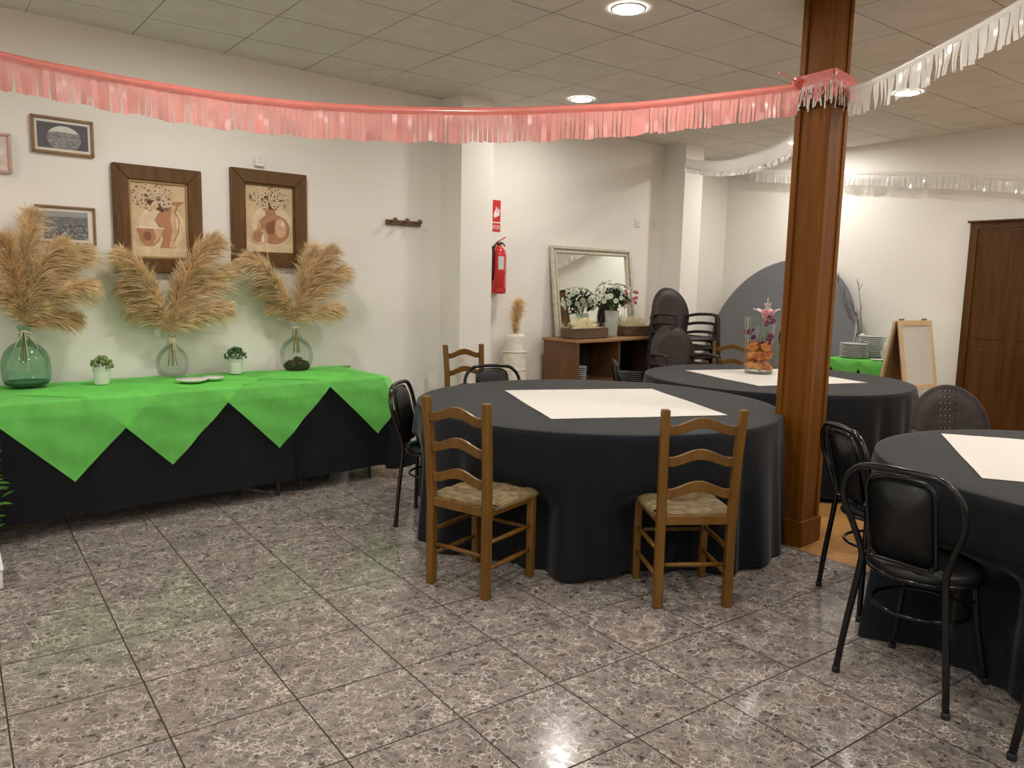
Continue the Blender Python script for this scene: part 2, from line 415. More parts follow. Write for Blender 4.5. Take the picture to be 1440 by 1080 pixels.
def grey_photo(name, kindp):
    """an old black-and-white print"""
    m, nt, P = newmat(name)
    co = coords(nt, 'Generated'); sp = node(nt, 'ShaderNodeSeparateXYZ'); nt.links.new(co, sp.inputs[0])
    x, z = sp.outputs[0], sp.outputs[2]
    n1 = noise(nt, co, 9, 5, 0.7); n2 = noise(nt, co, 3, 4)
    if kindp == 'arch':
        dx = math_n(nt, 'DIVIDE', math_n(nt, 'SUBTRACT', x, 0.52), 0.34); dz = math_n(nt, 'DIVIDE', math_n(nt, 'SUBTRACT', z, 0.40), 0.50)
        d = math_n(nt, 'ADD', math_n(nt, 'MULTIPLY', dx, dx), math_n(nt, 'MULTIPLY', dz, dz))
        ins = math_n(nt, 'LESS_THAN', d, 1.0)
        hill = math_n(nt, 'GREATER_THAN', math_n(nt, 'ADD', z, math_n(nt, 'MULTIPLY', n2.outputs[0], 0.35)), 0.82)
        view = mixc(nt, hill, ramp(nt, n1.outputs[0], (0.35, (0.10, 0.095, 0.10)), (0.65, (0.34, 0.33, 0.33))), rgb(0.62, 0.60, 0.58))
        c = mixc(nt, ins, ramp(nt, n1.outputs[0], (0.3, (0.055, 0.05, 0.06)), (0.7, (0.10, 0.09, 0.10))), view)
    else:
        hill = math_n(nt, 'GREATER_THAN', math_n(nt, 'ADD', z, math_n(nt, 'MULTIPLY', n2.outputs[0], 0.3)), 0.98)
        town = math_n(nt, 'LESS_THAN', math_n(nt, 'ADD', z, math_n(nt, 'MULTIPLY', n2.outputs[0], 0.2)), 0.62)
        vo = node(nt, 'ShaderNodeTexVoronoi'); vo.inputs['Scale'].default_value = 26; nt.links.new(co, vo.inputs[0])
        tc = mixc(nt, 0.5, ramp(nt, n1.outputs[0], (0.35, (0.05, 0.05, 0.055)), (0.65, (0.22, 0.22, 0.22))), ramp(nt, vo.outputs['Color'], (0.4, (0.05,)*3), (0.8, (0.5,)*3)))
        c = mixc(nt, hill, mixc(nt, town, ramp(nt, n1.outputs[0], (0.3, (0.12, 0.12, 0.125)), (0.7, (0.21, 0.21, 0.215))), tc), rgb(0.32, 0.315, 0.32))
    nt.links.new(c, P.inputs['Base Color']); P.inputs['Roughness'].default_value = 0.25
    return m
def emit(name, col, s):
    m, nt, P = newmat(name)
    P.inputs['Base Color'].default_value = rgb(*col)
    P.inputs['Emission Color'].default_value = rgb(*col); P.inputs['Emission Strength'].default_value = s
    return m

M_ = dict(
    wall=paint('wall_paint', (0.86, 0.83, 0.775)), ceil=ceiling_mat(), tile=tile_floor(), parq=parquet(),
    pillar=woodmat('pillar_wood', (0.120, 0.036, 0.003), (0.200, 0.076, 0.008), 0.42, (1, 1, 0.08), 16, coat=0.0, spec=0.16, bumpv=0.03, dark=(0.066, 0.017, 0.002)),
    door=woodmat('door_wood', (0.065, 0.026, 0.007), (0.120, 0.054, 0.016), 0.4, (1, 1, 0.10), 14, coat=0.0, spec=0.2, dark=(0.045, 0.018, 0.007)),
    chairwood=woodmat('honey_chair_wood', (0.105, 0.046, 0.007), (0.195, 0.092, 0.016), 0.36, (1, 1, 0.14), 26, coat=0.06, spec=0.3),
    desk=woodmat('desk_wood', (0.105, 0.046, 0.018), (0.17, 0.082, 0.035), 0.4, (1, 1, 0.10), 20),
    desktop=woodmat('desk_top_wood', (0.26, 0.125, 0.050), (0.38, 0.20, 0.085), 0.4, (0.10, 1, 1), 20),
    frame=woodmat('dark_frame_wood', (0.075, 0.035, 0.010), (0.175, 0.090, 0.032), 0.4, (1, 1, 0.12), 22, dark=(0.035, 0.014, 0.005), spec=0.25),
    framev=woodmat('brown_frame_wood', (0.085, 0.041, 0.012), (0.150, 0.076, 0.025), 0.4, (1, 1, 0.12), 22, spec=0.25),
    slim=woodmat('slim_frame_wood', (0.17, 0.085, 0.035), (0.28, 0.15, 0.065), 0.4, (0.5, 1, 0.5), 30),
    pinkframe=woodmat('pink_brown_frame_wood', (0.52, 0.32, 0.27), (0.60, 0.40, 0.34), 0.4, (0.5, 1, 0.5), 30),
    pine=woodmat('pale_pine', (0.48, 0.33, 0.18), (0.62, 0.46, 0.28), 0.5, (1, 1, 0.12), 24),
    crate=woodmat('rough_crate_wood', (0.085, 0.050, 0.026), (0.17, 0.10, 0.055), 0.75, (0.12, 1, 1), 26),
    box=woodmat('tan_board', (0.42, 0.29, 0.14), (0.52, 0.38, 0.20), 0.6, (1, 1, 0.3), 20),
    gilt=simple('gilt_line', (0.36, 0.24, 0.10), 0.4, 0.5),
    rush=rush_mat(),
    black=cloth_mat('black_tablecloth', (0.0095, 0.0104, 0.0132), 0.20),
    green=film('green_nonwoven_cloth', (0.24, 0.86, 0.165), 0.38, 0.06, 0.01, 0.5, 0.08),
    paper=simple('white_paper', (0.69, 0.655, 0.60), 0.7, var=0.02),
    vinyl=simple('black_vinyl', (0.0055, 0.0055, 0.006), 0.42, var=0.1, spec=0.35, bumpv=0.08, bscale=220),
    blackmetal=simple('black_lacquered_tube', (0.0035, 0.0035, 0.004), 0.2, var=0.05, spec=0.4),
    brownmetal=simple('brown_black_lacquered_tube', (0.014, 0.006, 0.005), 0.2, var=0.05, spec=0.5),
    rubber=simple('black_rubber', (0.012, 0.012, 0.012), 0.6),
    resin=resin_mat(), resinh=resin_mat(True),
    greyboard=simple('grey_laminate', (0.135, 0.138, 0.145), 0.45, var=0.05, vscale=3),
    greyedge=simple('grey_edge_band', (0.33, 0.34, 0.35), 0.4),
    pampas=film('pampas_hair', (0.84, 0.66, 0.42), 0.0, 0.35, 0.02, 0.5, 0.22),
    pampasdark=film('pampas_hair_dark', (0.76, 0.565, 0.335), 0.0, 0.3, 0.02, 0.5, 0.2),  # darker tan used on some of the plumes
    stem=simple('dry_stem', (0.42, 0.30, 0.14), 0.7, var=0.15),
    gglass=thinglass('green_glass', (0.66, 0.86, 0.74), 0.06), cglass=thinglass('clear_glass', (0.92, 0.95, 0.93), 0.04),
    fglass=thinglass('clear_vase_glass', (0.95, 0.97, 0.96), 0.05),
    gdark=simple('green_glass_base', (0.06, 0.13, 0.085), 0.1),
    twine=simple('jute_twine', (0.60, 0.50, 0.36), 0.8, var=0.15, vscale=80),
    ribbon=simple('beige_ribbon', (0.68, 0.55, 0.44), 0.6),
    cone=simple('brown_pine_cones', (0.085, 0.045, 0.035), 0.8, var=0.4, vscale=60, bumpv=0.6),
    whitepot=simple('white_glazed_pot', (0.80, 0.79, 0.75), 0.35, var=0.02), lace=simple('white_lace_rim', (0.62, 0.62, 0.60), 0.5, var=0.25, vscale=160),
    leaf=simple('green_leaf', (0.050, 0.135, 0.030), 0.45, var=0.5, vscale=40), leafl=simple('pale_succulent_leaf', (0.17, 0.24, 0.07), 0.45, var=0.4, vscale=40),
    leafb=simple('bright_plastic_leaf', (0.085, 0.27, 0.030), 0.4, var=0.5, vscale=25), leafd=simple('dark_leaf', (0.020, 0.055, 0.020), 0.5, var=0.4, vscale=40),
    china=simple('white_china', (0.82, 0.80, 0.75), 0.2, var=0.02), stackc=simple('stacked_plate_china', (0.62, 0.63, 0.61), 0.25, var=0.03),
    white=simple('white_plastic', (0.78, 0.77, 0.74), 0.4), whitebox=simple('white_lacquer', (0.80, 0.77, 0.72), 0.5),
    red=simple('extinguisher_red', (0.55, 0.018, 0.014), 0.25, var=0.03, coat=0.4), signred=simple('sign_red', (0.62, 0.020, 0.020), 0.5),
    signwhite=simple('sign_white', (0.85, 0.84, 0.82), 0.5), labelw=simple('label_white', (0.70, 0.68, 0.68), 0.5, var=0.1, vscale=120), labelr=simple('label_pale_red', (0.62, 0.14, 0.12), 0.5, var=0.3, vscale=160),
    darkmetal=simple('dark_metal', (0.05, 0.045, 0.03), 0.35, 0.8), steel=simple('bright_steel', (0.6, 0.6, 0.6), 0.25, 1.0), brass=simple('old_brass', (0.30, 0.17, 0.07), 0.35, 0.7),
    hookwood=simple('hook_wood', (0.15, 0.085, 0.045), 0.4, var=0.25, vscale=60),
    mirror=simple('mirror_silver', (0.86, 0.90, 0.85), 0.0, 1.0), mframe=simple('champagne_frame', (0.56, 0.52, 0.42), 0.4, 0.35, var=0.12, vscale=30), mframed=simple('champagne_frame_groove', (0.34, 0.31, 0.24), 0.45, 0.3),
    straw=film('wood_wool', (0.88, 0.77, 0.50), 0.0, 0.35, 0.03, 0.5, 0.2), vasew=simple('white_woven_vase', (0.72, 0.69, 0.58), 0.7, var=0.12, vscale=12, bumpv=0.3, bscale=30),
    frost=film('frosted_glass', (0.80, 0.83, 0.80), 0.52, 0.5, 0.12, 0.2, 0.03),
    petalw=film('white_petal', (0.80, 0.82, 0.70), 0.0, 0.3, 0.03, 0.5, 0.1), petalp=film('pink_petal', (0.52, 0.13, 0.17), 0.0, 0.3, 0.03, 0.5, 0.25),
    rose=film('orange_rose_petal', (0.98, 0.43, 0.14), 0.0, 0.2, 0.03, 0.5, 0.22), orchid=film('purple_orchid_petal', (0.22, 0.030, 0.10), 0.0, 0.2, 0.03, 0.5, 0.3),
    lily=film('pink_lily_petal', (0.80, 0.28, 0.36), 0.0, 0.3, 0.03, 0.5, 0.25), lilyw=film('lily_petal_edge', (0.88, 0.74, 0.72), 0.0, 0.3, 0.03, 0.5, 0.1),
    gstem=simple('green_stem', (0.20, 0.30, 0.08), 0.5, var=0.2), twig=simple('dark_twig', (0.085, 0.060, 0.050), 0.7, var=0.3),
    pink=film('pink_plastic_film', (0.92, 0.36, 0.33), 0.12, 0.45, 0.08, 0.3, 0.05), pinkband=film('pink_plastic_band', (0.90, 0.27, 0.23), 0.04, 0.40, 0.14, 0.2, 0.05),
    wfilm=film('white_plastic_film', (0.90, 0.885, 0.85), 0.16, 0.32, 0.10, 0.22, 0.03), wband=film('white_plastic_band', (0.90, 0.885, 0.85), 0.06, 0.32, 0.14, 0.2, 0.03),
    bag=film('white_plastic_bag', (0.78, 0.77, 0.73), 0.25, 0.4, 0.15, 0.2, 0.05),
    lampglow=emit('lamp_diffuser', LAMP_COL, 332.0), lampdim=emit('dimmed_lamp_diffuser', LAMP_COL, 235.0), lampring=simple('lamp_ring', (0.82, 0.80, 0.76), 0.5),  # dim copy only softens that lamp's hot spot on the wall
    mat_white=simple('picture_mount', (0.72, 0.68, 0.60), 0.6), photo1=grey_photo('old_photo_arch', 'arch'), photo2=grey_photo('old_photo_town', 'town'), photo3=simple('faded_print', (0.70, 0.58, 0.50), 0.5, var=0.15),
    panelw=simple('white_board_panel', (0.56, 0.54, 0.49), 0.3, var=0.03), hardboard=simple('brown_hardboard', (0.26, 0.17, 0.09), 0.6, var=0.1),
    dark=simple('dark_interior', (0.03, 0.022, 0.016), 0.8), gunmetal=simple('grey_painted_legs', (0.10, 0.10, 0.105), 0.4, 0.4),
)

# ================================================================== the setting
def slab(name, p, q, z0, z1, thick, mat, n):
    """upright wall from p to q, thickness away from the room along -n"""
    b = MB(); p = Vector((p[0], p[1], 0)); q = Vector((q[0], q[1], 0)); n = Vector(n).normalized()
    c = [p, q, q-n*thick, p-n*thick]
    lo = [b.vert(v+Vector((0, 0, z0))) for v in c]; hi = [b.vert(v+Vector((0, 0, z1))) for v in c]
    b.face(lo[::-1]); b.face(hi)
    for k in range(4): b.face((lo[k], lo[(k+1) % 4], hi[(k+1) % 4], hi[k]))
    return tag(b.build(name, mat), kind='structure')
XL, XR, YF = -3.0, 8.25, -3.2
PX = 3.875                                    # tiles on the left of this line, parquet on the right
b = MB()
for x0, x1, mi in ((XL-.1, PX, 0), (PX, XR+.1, 1)):
    b.mi = mi; b.box(((x0+x1)/2, 1.8, -0.05), (x1-x0, 10.4, 0.1))
tag(b.build('floor', [M_['tile'], M_['parq']]), kind='structure')
b = MB(); b.box(((XL+XR)/2, 1.8, CEIL+0.05), (XR-XL+.2, 10.4, 0.1))
tag(b.build('ceiling', M_['ceil']), kind='structure')
slab('wall_back', (XL, wally(XL)), (6.98, wally(6.98)), 0, CEIL, 0.1, M_['wall'], ND)
slab('wall_corner', (6.90, 6.62), (XR, 6.75), 0, CEIL, 0.1, M_['wall'], ND)
slab('wall_right', (XR, 6.85), (XR, YF), 0, CEIL, 0.1, M_['wall'], (-1, 0, 0))
slab('wall_left', (XL, YF), (XL, wally(XL)), 0, CEIL, 0.1, M_['wall'], (1, 0, 0))
slab('wall_front', (XR, YF), (XL, YF), 0, CEIL, 0.1, M_['wall'], (0, 1, 0))
def Wp(u, d, z=0.0): return Vector((0, WA, 0)) + UD*u + ND*d + Vector((0, 0, z))
def wall_column(x, width, proud):
    o = Vector((x, wally(x), 0)); b = MB()
    c = [o, o+UD*width, o+UD*width+ND*proud, o+ND*proud]
    lo = [b.vert(v) for v in c]; hi = [b.vert(v+Vector((0, 0, CEIL))) for v in c]
    b.face(lo); b.face(hi)
    for k in range(4): b.face((lo[k], lo[(k+1) % 4], hi[(k+1) % 4], hi[k]))
    return tag(b.build('wall_column', M_['wall']), kind='structure')
wall_column(3.605, 0.355, 0.29)
wall_column(6.715, 0.335, 0.30)

# door in the right wall
dr = thing('door_1', None, None, (XR, 3.255, 0)); dr['kind'] = 'structure'
b = MB()
for y in (-0.42, 0.42): b.box((-0.02, y, 1.05), (0.06, 0.07, 2.10))
b.box((-0.02, 0, 2.125), (0.06, 0.91, 0.07)); b.box((-0.035, 0, 2.165), (0.08, 0.95, 0.02))
b.build('door_frame', M_['door'], dr, bevel=0.006)
b = MB(); b.box((-0.012, 0, 1.04), (0.04, 0.766, 2.08))
for y in (-0.19, 0.19):
    for z, h in ((0.55, 0.75), (1.5, 0.95)):
        b.box((-0.033, y, z), (0.008, 0.27, h))
b.build('door_leaf', M_['door'], dr, bevel=0.004)

# wooden pillar on the edge between tiles and parquet
base = Vector((3.89, 2.52, 0)); s_ = 0.232
pc = base + UD*(s_/2) - ND*(s_/2)
pl = thing('pillar', 'square varnished wooden pillar on plinth with a capital, between the round tables', 'pillar', pc, WANG)
pl['kind'] = 'structure'
def shaft(w_, z0, z1):
    b = MB(); b.box((0, 0, (z0+z1)/2), (w_-.02, w_-.02, z1-z0))
    for sx in (-1, 1):
        for sy in (-1, 1):
            b.box((sx*(w_/2-.018), sy*(w_/2-.018), (z0+z1)/2), (.036, .036, z1-z0-.002))
    return b
shaft(.208, .14, 2.47).build('shaft', M_['pillar'], pl, bevel=0.004)
shaft(.194, 2.55, CEIL-.001).build('upper_shaft', M_['pillar'], pl, bevel=0.004)
b = MB(); b.box((0, 0, .0775), (s_, s_, .153)); b.build('plinth', M_['pillar'], pl, bevel=0.008)
b = MB(); b.box((0, 0, 2.485), (.236, .236, .03)); b.box((0, 0, 2.515), (.252, .252, .045)); b.box((0, 0, 2.545), (.226, .226, .03))
b.build('capital', M_['pillar'], pl, bevel=0.008)

# recessed ceiling lamps; those outside the view are added to brighten the room
lamp_labels = ['round white ceiling lamp straight above the big tables, largest in the photo', 'round white ceiling lamp just above the middle of the pink garland',
               'round white ceiling lamp right of the wooden pillar behind the white garland',
               'round white ceiling lamp in the far corner, behind the swooping white garland']
for i, (x, y) in enumerate(LAMPS):
    t = thing('ceiling_light', lamp_labels[i] if i < 4 else 'unseen round ceiling lamp out of view, added for fill light', 'ceiling lamp', (x, y, CEIL), 0, 'recessed ceiling lamps')
    b = MB(); b.lathe([(.086, -.004), (.086, -.010), (.100, -.010), (.104, -.002)], cap0=False, cap1=False); b.build('trim_ring', M_['lampring'], t)
    b = MB(); b.lathe([(.0865, -.0065), (.0001, -.0065)], cap0=False, cap1=False); b.build('diffuser', M_['lampdim' if i == 1 else 'lampglow'], t)

# ================================================================== buffet along the back wall
BT, BD, BG = 0.765, 0.80, 0.052                 # top height, depth, gap to the wall
DF = BG+BD                                       # the front edge
U1 = 2.525                                       # right end
def buffet_table(u0, u1, d1, label):
    t = thing('buffet_table', label, 'table', Wp((u0+u1)/2, BG+d1/2), WANG, 'buffet tables')
    L = u1-u0
    b = MB(); b.box((0, 0, BT-.018), (L-.01, d1-.01, .024)); b.build('tabletop', M_['gunmetal'], t)
    for sx in (-1, 1):
        for sy in (-1, 1):
            b = MB(); b.tube([(sx*(L/2-.09), sy*(d1/2-.05), 0), (sx*(L/2-.09), sy*(d1/2-.05), BT-.03)], .014, 8)
            b.build('leg', M_['gunmetal'], t)
buffet_table(-1.05, 1.78, BD, 'long buffet table under the left black cloth by the wall')
buffet_table(1.785, U1, BD-.05, 'short buffet table under the black cloth nearest the column')
def drape(u, y, off, front=DF, hang=None, flare=1.0, fold=0.0, umax=U1):
    """lay a cloth point on the buffet: u along the wall, y inward from the front edge"""
    a = max(0.0, -y); e = max(0.0, u-umax)
    if y > BD:
        return Wp(u, BG-.004-off-.01*(y-BD), BT+off-(y-BD))
    if a == 0 and e == 0: return Wp(u, front-y, BT+off)
    r = math.hypot(a, e)
    ang = math.atan2(e, a)                       # 0 = front, pi/2 = end
    phi = flare*(0.035 + 0.17*smooth(0, 1.0, ang/(PI/2)) + 0.26*sin(min(1, ang/(PI/2))*PI))
    out = r*sin(phi)+off+.003; dn = r*cos(phi)
    if a > 0 and e == 0: return Wp(u, front+out+fold*min(1, r*1.4), BT+off-dn)
    if e > 0 and a == 0: return Wp(umax+out, front-y, BT+off-dn)
    return Wp(umax+out*sin(ang), front+out*cos(ang), BT+off-dn)
def black_buffet_cloth(u0, u1, front, hem, label, end):
    b = MB(); H = BT-hem
    ys = [BD-(DF-front)-.005 - (BD-.01)*k/6 for k in range(6)] + [.02, .008, 0.0] + [-H*k/14 for k in range(1, 15)]
    n = 90 if end else 150
    us = [u0+(u1-u0)*k/n for k in range(n+1)]
    if end: us += [u1+.005, u1+.02] + [u1+H*k/14 for k in range(1, 15)]
    rnd = random.Random(7 if end else 3); ph = [rnd.uniform(0, 6) for _ in range(5)]
    def f(i, j):
        u, y = us[i], ys[j]
        fo = .010*sin(u*9+ph[0])+.008*sin(u*17+ph[1])+.006*sin(u*31+ph[2]) if y < 0 else 0
        uu = u
        e = max(0, u-u1) if end else 0
        if end and e > 0 and y < 0:                # cut corner so the cloth hangs to one hem
            k = math.hypot(e, -y)
            m = max(e, -y)
            if k > 0: e, y = e*m/k*1.04, y*m/k*1.04
            uu = u1+e
        p = drape(uu, y, 0.0, front, flare=1.0 if end else .7, fold=fo, umax=u1 if end else 99)
        return p
    ids = [[b.vert(f(i, j)) for j in range(len(ys))] for i in range(len(us))]
    for i in range(len(us)-1):
        for j in range(len(ys)-1): b.face((ids[i][j], ids[i+1][j], ids[i+1][j+1], ids[i][j+1]), True)
    o = b.build('tablecloth', M_['black'])
    return tag(o, label, 'tablecloth', 'black buffet tablecloths')
black_buffet_cloth(-1.06, 1.783, DF, .105, 'black tablecloth over the long left part of the buffet', False)
black_buffet_cloth(1.79, U1, DF-.045, .10, 'black tablecloth with flared corner on the right end of the buffet', True)
def green_cloth(ut, drop, off, label, seed):
    L = 1.06; hd = L/math.sqrt(2); n = 110
    rnd = random.Random(seed); ph = [rnd.uniform(0, 6) for _ in range(6)]
    b = MB()
    def f(s, t):                                   # (0,0) is the hanging tip
        u = ut + (s-t)*hd; y = -drop + (s+t)*hd
        wr = .004*sin(u*23+ph[0]+y*9)+.003*sin(y*31+u*12+ph[1])
        p = drape(u, y, off, DF)
        if y < 0: p = p + ND*(wr+.004+.016*min(1, -y*12))
        elif y < BD: p = p + Vector((0, 0, max(0, wr*.35+.001)))
        return p
    b.grid(f, n, n)
    o = b.build('table_topper', M_['green'])
    return tag(o, label, 'green cloth', 'green diamond cloths on the buffet')
green_cloth(0.44, .465, .007, 'green diamond cloth hanging leftmost on the buffet, under the green demijohn', 1)
green_cloth(0.975, .445, .0105, 'second green diamond cloth from the left on the buffet', 2)
green_cloth(1.665, .425, .007, 'third green diamond cloth from the left, below the small potted boxwood', 3)
green_cloth(2.42, .415, .0105, 'rightmost green diamond cloth draped over the end corner of the buffet', 4)
TOPZ = BT+.0145                                     # things stand on the green cloths here

# ---- pampas plumes
def plume(tip, seed, name, label, group, neck, mat, nh=520, spread=1.0, below=.22, start=.06):
    rnd = random.Random(seed)
    t = thing(name, label, 'dried grass', neck, 0, group)
    T = Vector(tip); L = T.length
    up = Vector((0, 0, 1))
    C = Vector((T.x*.34, T.y*.34, T.z*.60+L*.10))
    def P(k): return C*(2*k*(1-k)) + T*(k*k)
    def D(k): return (C*(2*(1-2*k)) + T*(2*k)).normalized()
    b = MB()
    foot = Vector((rnd.uniform(-.03, .03), rnd.uniform(-.03, .03), -below))
    pts = [foot, foot*.5] + [P(k/10) for k in range(0, 10)]
    b.tube(pts, [.0028]*2+[.0032-.0002*k for k in range(10)], 6)
    b.build('stem', M_['stem'], t)
    h = MB()
    lean = Vector((T.x, T.y, 0)); lean = lean.normalized()*min(1, Vector((T.x, T.y, 0)).length/.15) if lean.length > .005 else Vector((0, 0, 0))
    flat = Vector((cos(YAW*.6), -sin(YAW*.6), 0))           # plumes are flattened sprays
    for i in range(nh):
        k = start+(1-start)*rnd.random()**.9
        p = P(k); d = D(k)
        v = (k-start)/(1-start)
        prof = (.50+.50*min(1, v*2.6))*(1 if v < .6 else 1-.45*((v-.6)/.4)**1.5)
        q = Vector((rnd.gauss(0, 1), rnd.gauss(0, 1), rnd.gauss(0, 1))); q = q-d*q.dot(d)
        if q.length < 1e-3: continue
        q.normalize()
        ln = (.105+.080*rnd.random())*prof*spread*(L/.42)**.5
        fl = rnd.uniform(.25, .92)
        dirv = (d*(1.05-fl*.5)+q*fl*.78).normalized()
        side = dirv.cross(Vector((rnd.gauss(0, 1), rnd.gauss(0, 1), rnd.gauss(0, 1))))
        if side.length < 1e-3: continue
        side.normalize(); wd = rnd.uniform(.0024, .0052)
        prev = None; sag = rnd.uniform(.25, .60)
        for s in range(5):
            u = s/4
            c = p + dirv*(ln*u) + (lean*.30-up*.80)*(ln*sag*u*u) + side*(.004*sin(u*5+i))
            ww = wd*(1-u*.80)
            a0 = h.vert(c-side*ww); a1 = h.vert(c+side*ww)
            if prev: h.face((prev[0], prev[1], a1, a0), True)
            prev = (a0, a1)
    o = h.build('feather', mat, t); o['kind'] = 'stuff'
    return t
ORD = {6: ['leftmost', 'second from left', 'third from left', 'third from right', 'second from right', 'rightmost'],
       7: ['leftmost', 'second from left', 'third from left', 'middle', 'third from right', 'second from right', 'rightmost'],
       8: ['leftmost', 'second from left', 'third from left', 'fourth from left', 'fourth from right', 'third from right', 'second from right', 'rightmost']}
def bunch(neck, tips, vase, group, seed):
    """tips are photograph points, each set a little in front of or behind the neck"""
    N = Vector(neck); n = len(tips)
    for i, (x, y, dy) in enumerate(sorted(tips)):
        w_ = atY(x, y, N.y+dy)
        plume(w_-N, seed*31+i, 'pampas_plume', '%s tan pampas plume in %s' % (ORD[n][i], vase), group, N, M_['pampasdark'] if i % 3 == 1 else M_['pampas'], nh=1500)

def glass_vase(name, label, loc, prof, mat, extra=None):
    t = thing(name, label, 'vase', loc, 0)
    b = MB(); b.lathe(prof, n=40, cap0=False, cap1=False); b.build('body', mat, t)
    return t
# demijohn
p0 = atz(43, 546, TOPZ); p0 += ND*(-.10)
dj = glass_vase('demijohn', 'round green glass demijohn with ribbon at the left end of the buffet', p0,
    [(.0, .006), (.085, .004), (.115, .012), (.130, .045), (.134, .105), (.130, .165), (.112, .215), (.080, .252), (.045, .275), (.031, .295), (.029, .33), (.031, .352), (.037, .356), (.037, .372), (.030, .374)], M_['gglass'])
b = MB(); b.lathe([(.0, .008), (.084, .007), (.112, .016), (.122, .034), (.06, .020), (0, .018)], n=32, cap0=False, cap1=False); b.build('thick_base', M_['gdark'], dj)
b = MB(); b.tube([(.036*cos(a), .036*sin(a), .335+.006*sin(3*a)) for a in [2*PI*k/18 for k in range(18)]], .005, 6, closed=True)
rnd = random.Random(5)
for q in range(3):
    a0 = -1.9+q*.35; pts = []
    Ls = (.10, .235, .11)[q]
    for k in range(9):
        u = k/8; z = .335-Ls*u
        rr = .037 + (.062 if q != 1 else .104)*smooth(0, .7, u)
        pts.append((rr*cos(a0+.3*u*(q-1)), rr*sin(a0+.3*u*(q-1)), z+.002))
    b.tube(pts, .0042, 6, flat=.5)
b.build('ribbon', M_['ribbon'], dj)
bunch(p0+Vector((0, 0, .37)), [(-22, 392, .02), (4, 338, -.05), (42, 303, .06), (86, 343, -.03), (118, 352, .05), (124, 400, -.06), (104, 445, .02)], 'the green glass demijohn', 'pampas plumes in the green demijohn', 1)
# flask
p1 = atz(248, 531, TOPZ); p1 += ND*(-.07)
fl = glass_vase('flask_vase', 'clear round flask vase tied with twine, middle of the buffet', p1,
    [(.0, .004), (.06, .003), (.085, .012), (.103, .055), (.106, .095), (.097, .145), (.070, .188), (.036, .215), (.025, .235), (.023, .27), (.026, .285), (.030, .29), (.029, .297)], M_['cglass'])
b = MB()
for q in range(6): b.tube([(.027*cos(2*PI*k/14), .027*sin(2*PI*k/14), .235+q*.006) for k in range(14)], .0036, 5, closed=True)
for a in (-1.2, -1.5): b.tube([(.027*cos(a), .027*sin(a), .245), (.040*cos(a), .040*sin(a), .215), (.062*cos(a-.1), .062*sin(a-.1), .200), (.080*cos(a-.15), .080*sin(a-.15), .178)], .003, 5)
b.build('twine', M_['twine'], fl)
bunch(p1+Vector((0, 0, .295)), [(172, 357, -.04), (180, 402, .04), (262, 376, .06), (300, 337, -.02), (322, 378, .03), (316, 430, -.06), (190, 432, .05)], 'the clear flask tied with twine', 'pampas plumes in the clear flask', 2)
# globe vase with cones
p2 = atz(424, 521, TOPZ); p2 += ND*(-.08)
gv = glass_vase('globe_vase', 'clear globe vase with brown cones inside, right end of the buffet', p2,
    [(.0, .004), (.07, .003), (.10, .016), (.120, .065), (.124, .11), (.116, .165), (.090, .21), (.05, .238), (.030, .262), (.027, .30), (.028, .335), (.034, .345), (.033, .352)], M_['cglass'])
b = MB()
for q in range(3): b.tube([(.030*cos(2*PI*k/14), .030*sin(2*PI*k/14), .318+q*.006) for k in range(14)], .0034, 5, closed=True)
b.build('twine', M_['twine'], gv)
rnd = random.Random(11); spots = []
for k in range(9):
    a = 2*PI*k/7+.3; rr = .062 if k < 7 else .015; z = .034 if k < 7 else .062
    spots.append((p2.x+rr*cos(a), p2.y+rr*sin(a), p2.z+z))
first = None
def cone_mesh():
    b = MB(); b.ball((0, 0, 0), .022, 10, 7, (1, 1, 1.25))
    for r_ in range(6):
        z = -.02+r_*.008; rr = .024*math.sqrt(max(.05, 1-(z/.032)**2))
        for k in range(8):
            a = 2*PI*(k+.5*(r_ % 2))/8
            c = Vector((rr*cos(a), rr*sin(a), z)); o_ = Vector((cos(a), sin(a), .45)).normalized()
            si = Vector((-sin(a), cos(a), 0)); i0 = b.vert(c-si*.007); i1 = b.vert(c+si*.007); i2 = b.vert(c+o_*.012); i3 = b.vert(c+Vector((0, 0, .006)))
            b.face((i0, i1, i2)); b.face((i1, i3, i2)); b.face((i3, i0, i2))
    return b
for k, s in enumerate(spots):
    if first is None:
        o = cone_mesh().build('pine_cone', M_['cone']); first = o
    else:
        o = first.copy(); COL.objects.link(o)
    o.location = s; o.rotation_euler = (rnd.uniform(0, 3), rnd.uniform(0, 3), rnd.uniform(0, 3))
    o.scale = (1.15, 1.15, 1.15)
    tag(o, 'brown pine cone lying inside the clear globe vase', 'pine cone', 'pine cones in the globe vase')
bunch(p2+Vector((0, 0, .35)), [(352, 362, -.03), (372, 398, .05), (437, 350, .06), (464, 352, -.02), (482, 380, .03), (474, 432, -.05), (384, 428, .05)], 'the clear globe vase', 'pampas plumes in the globe vase', 3)

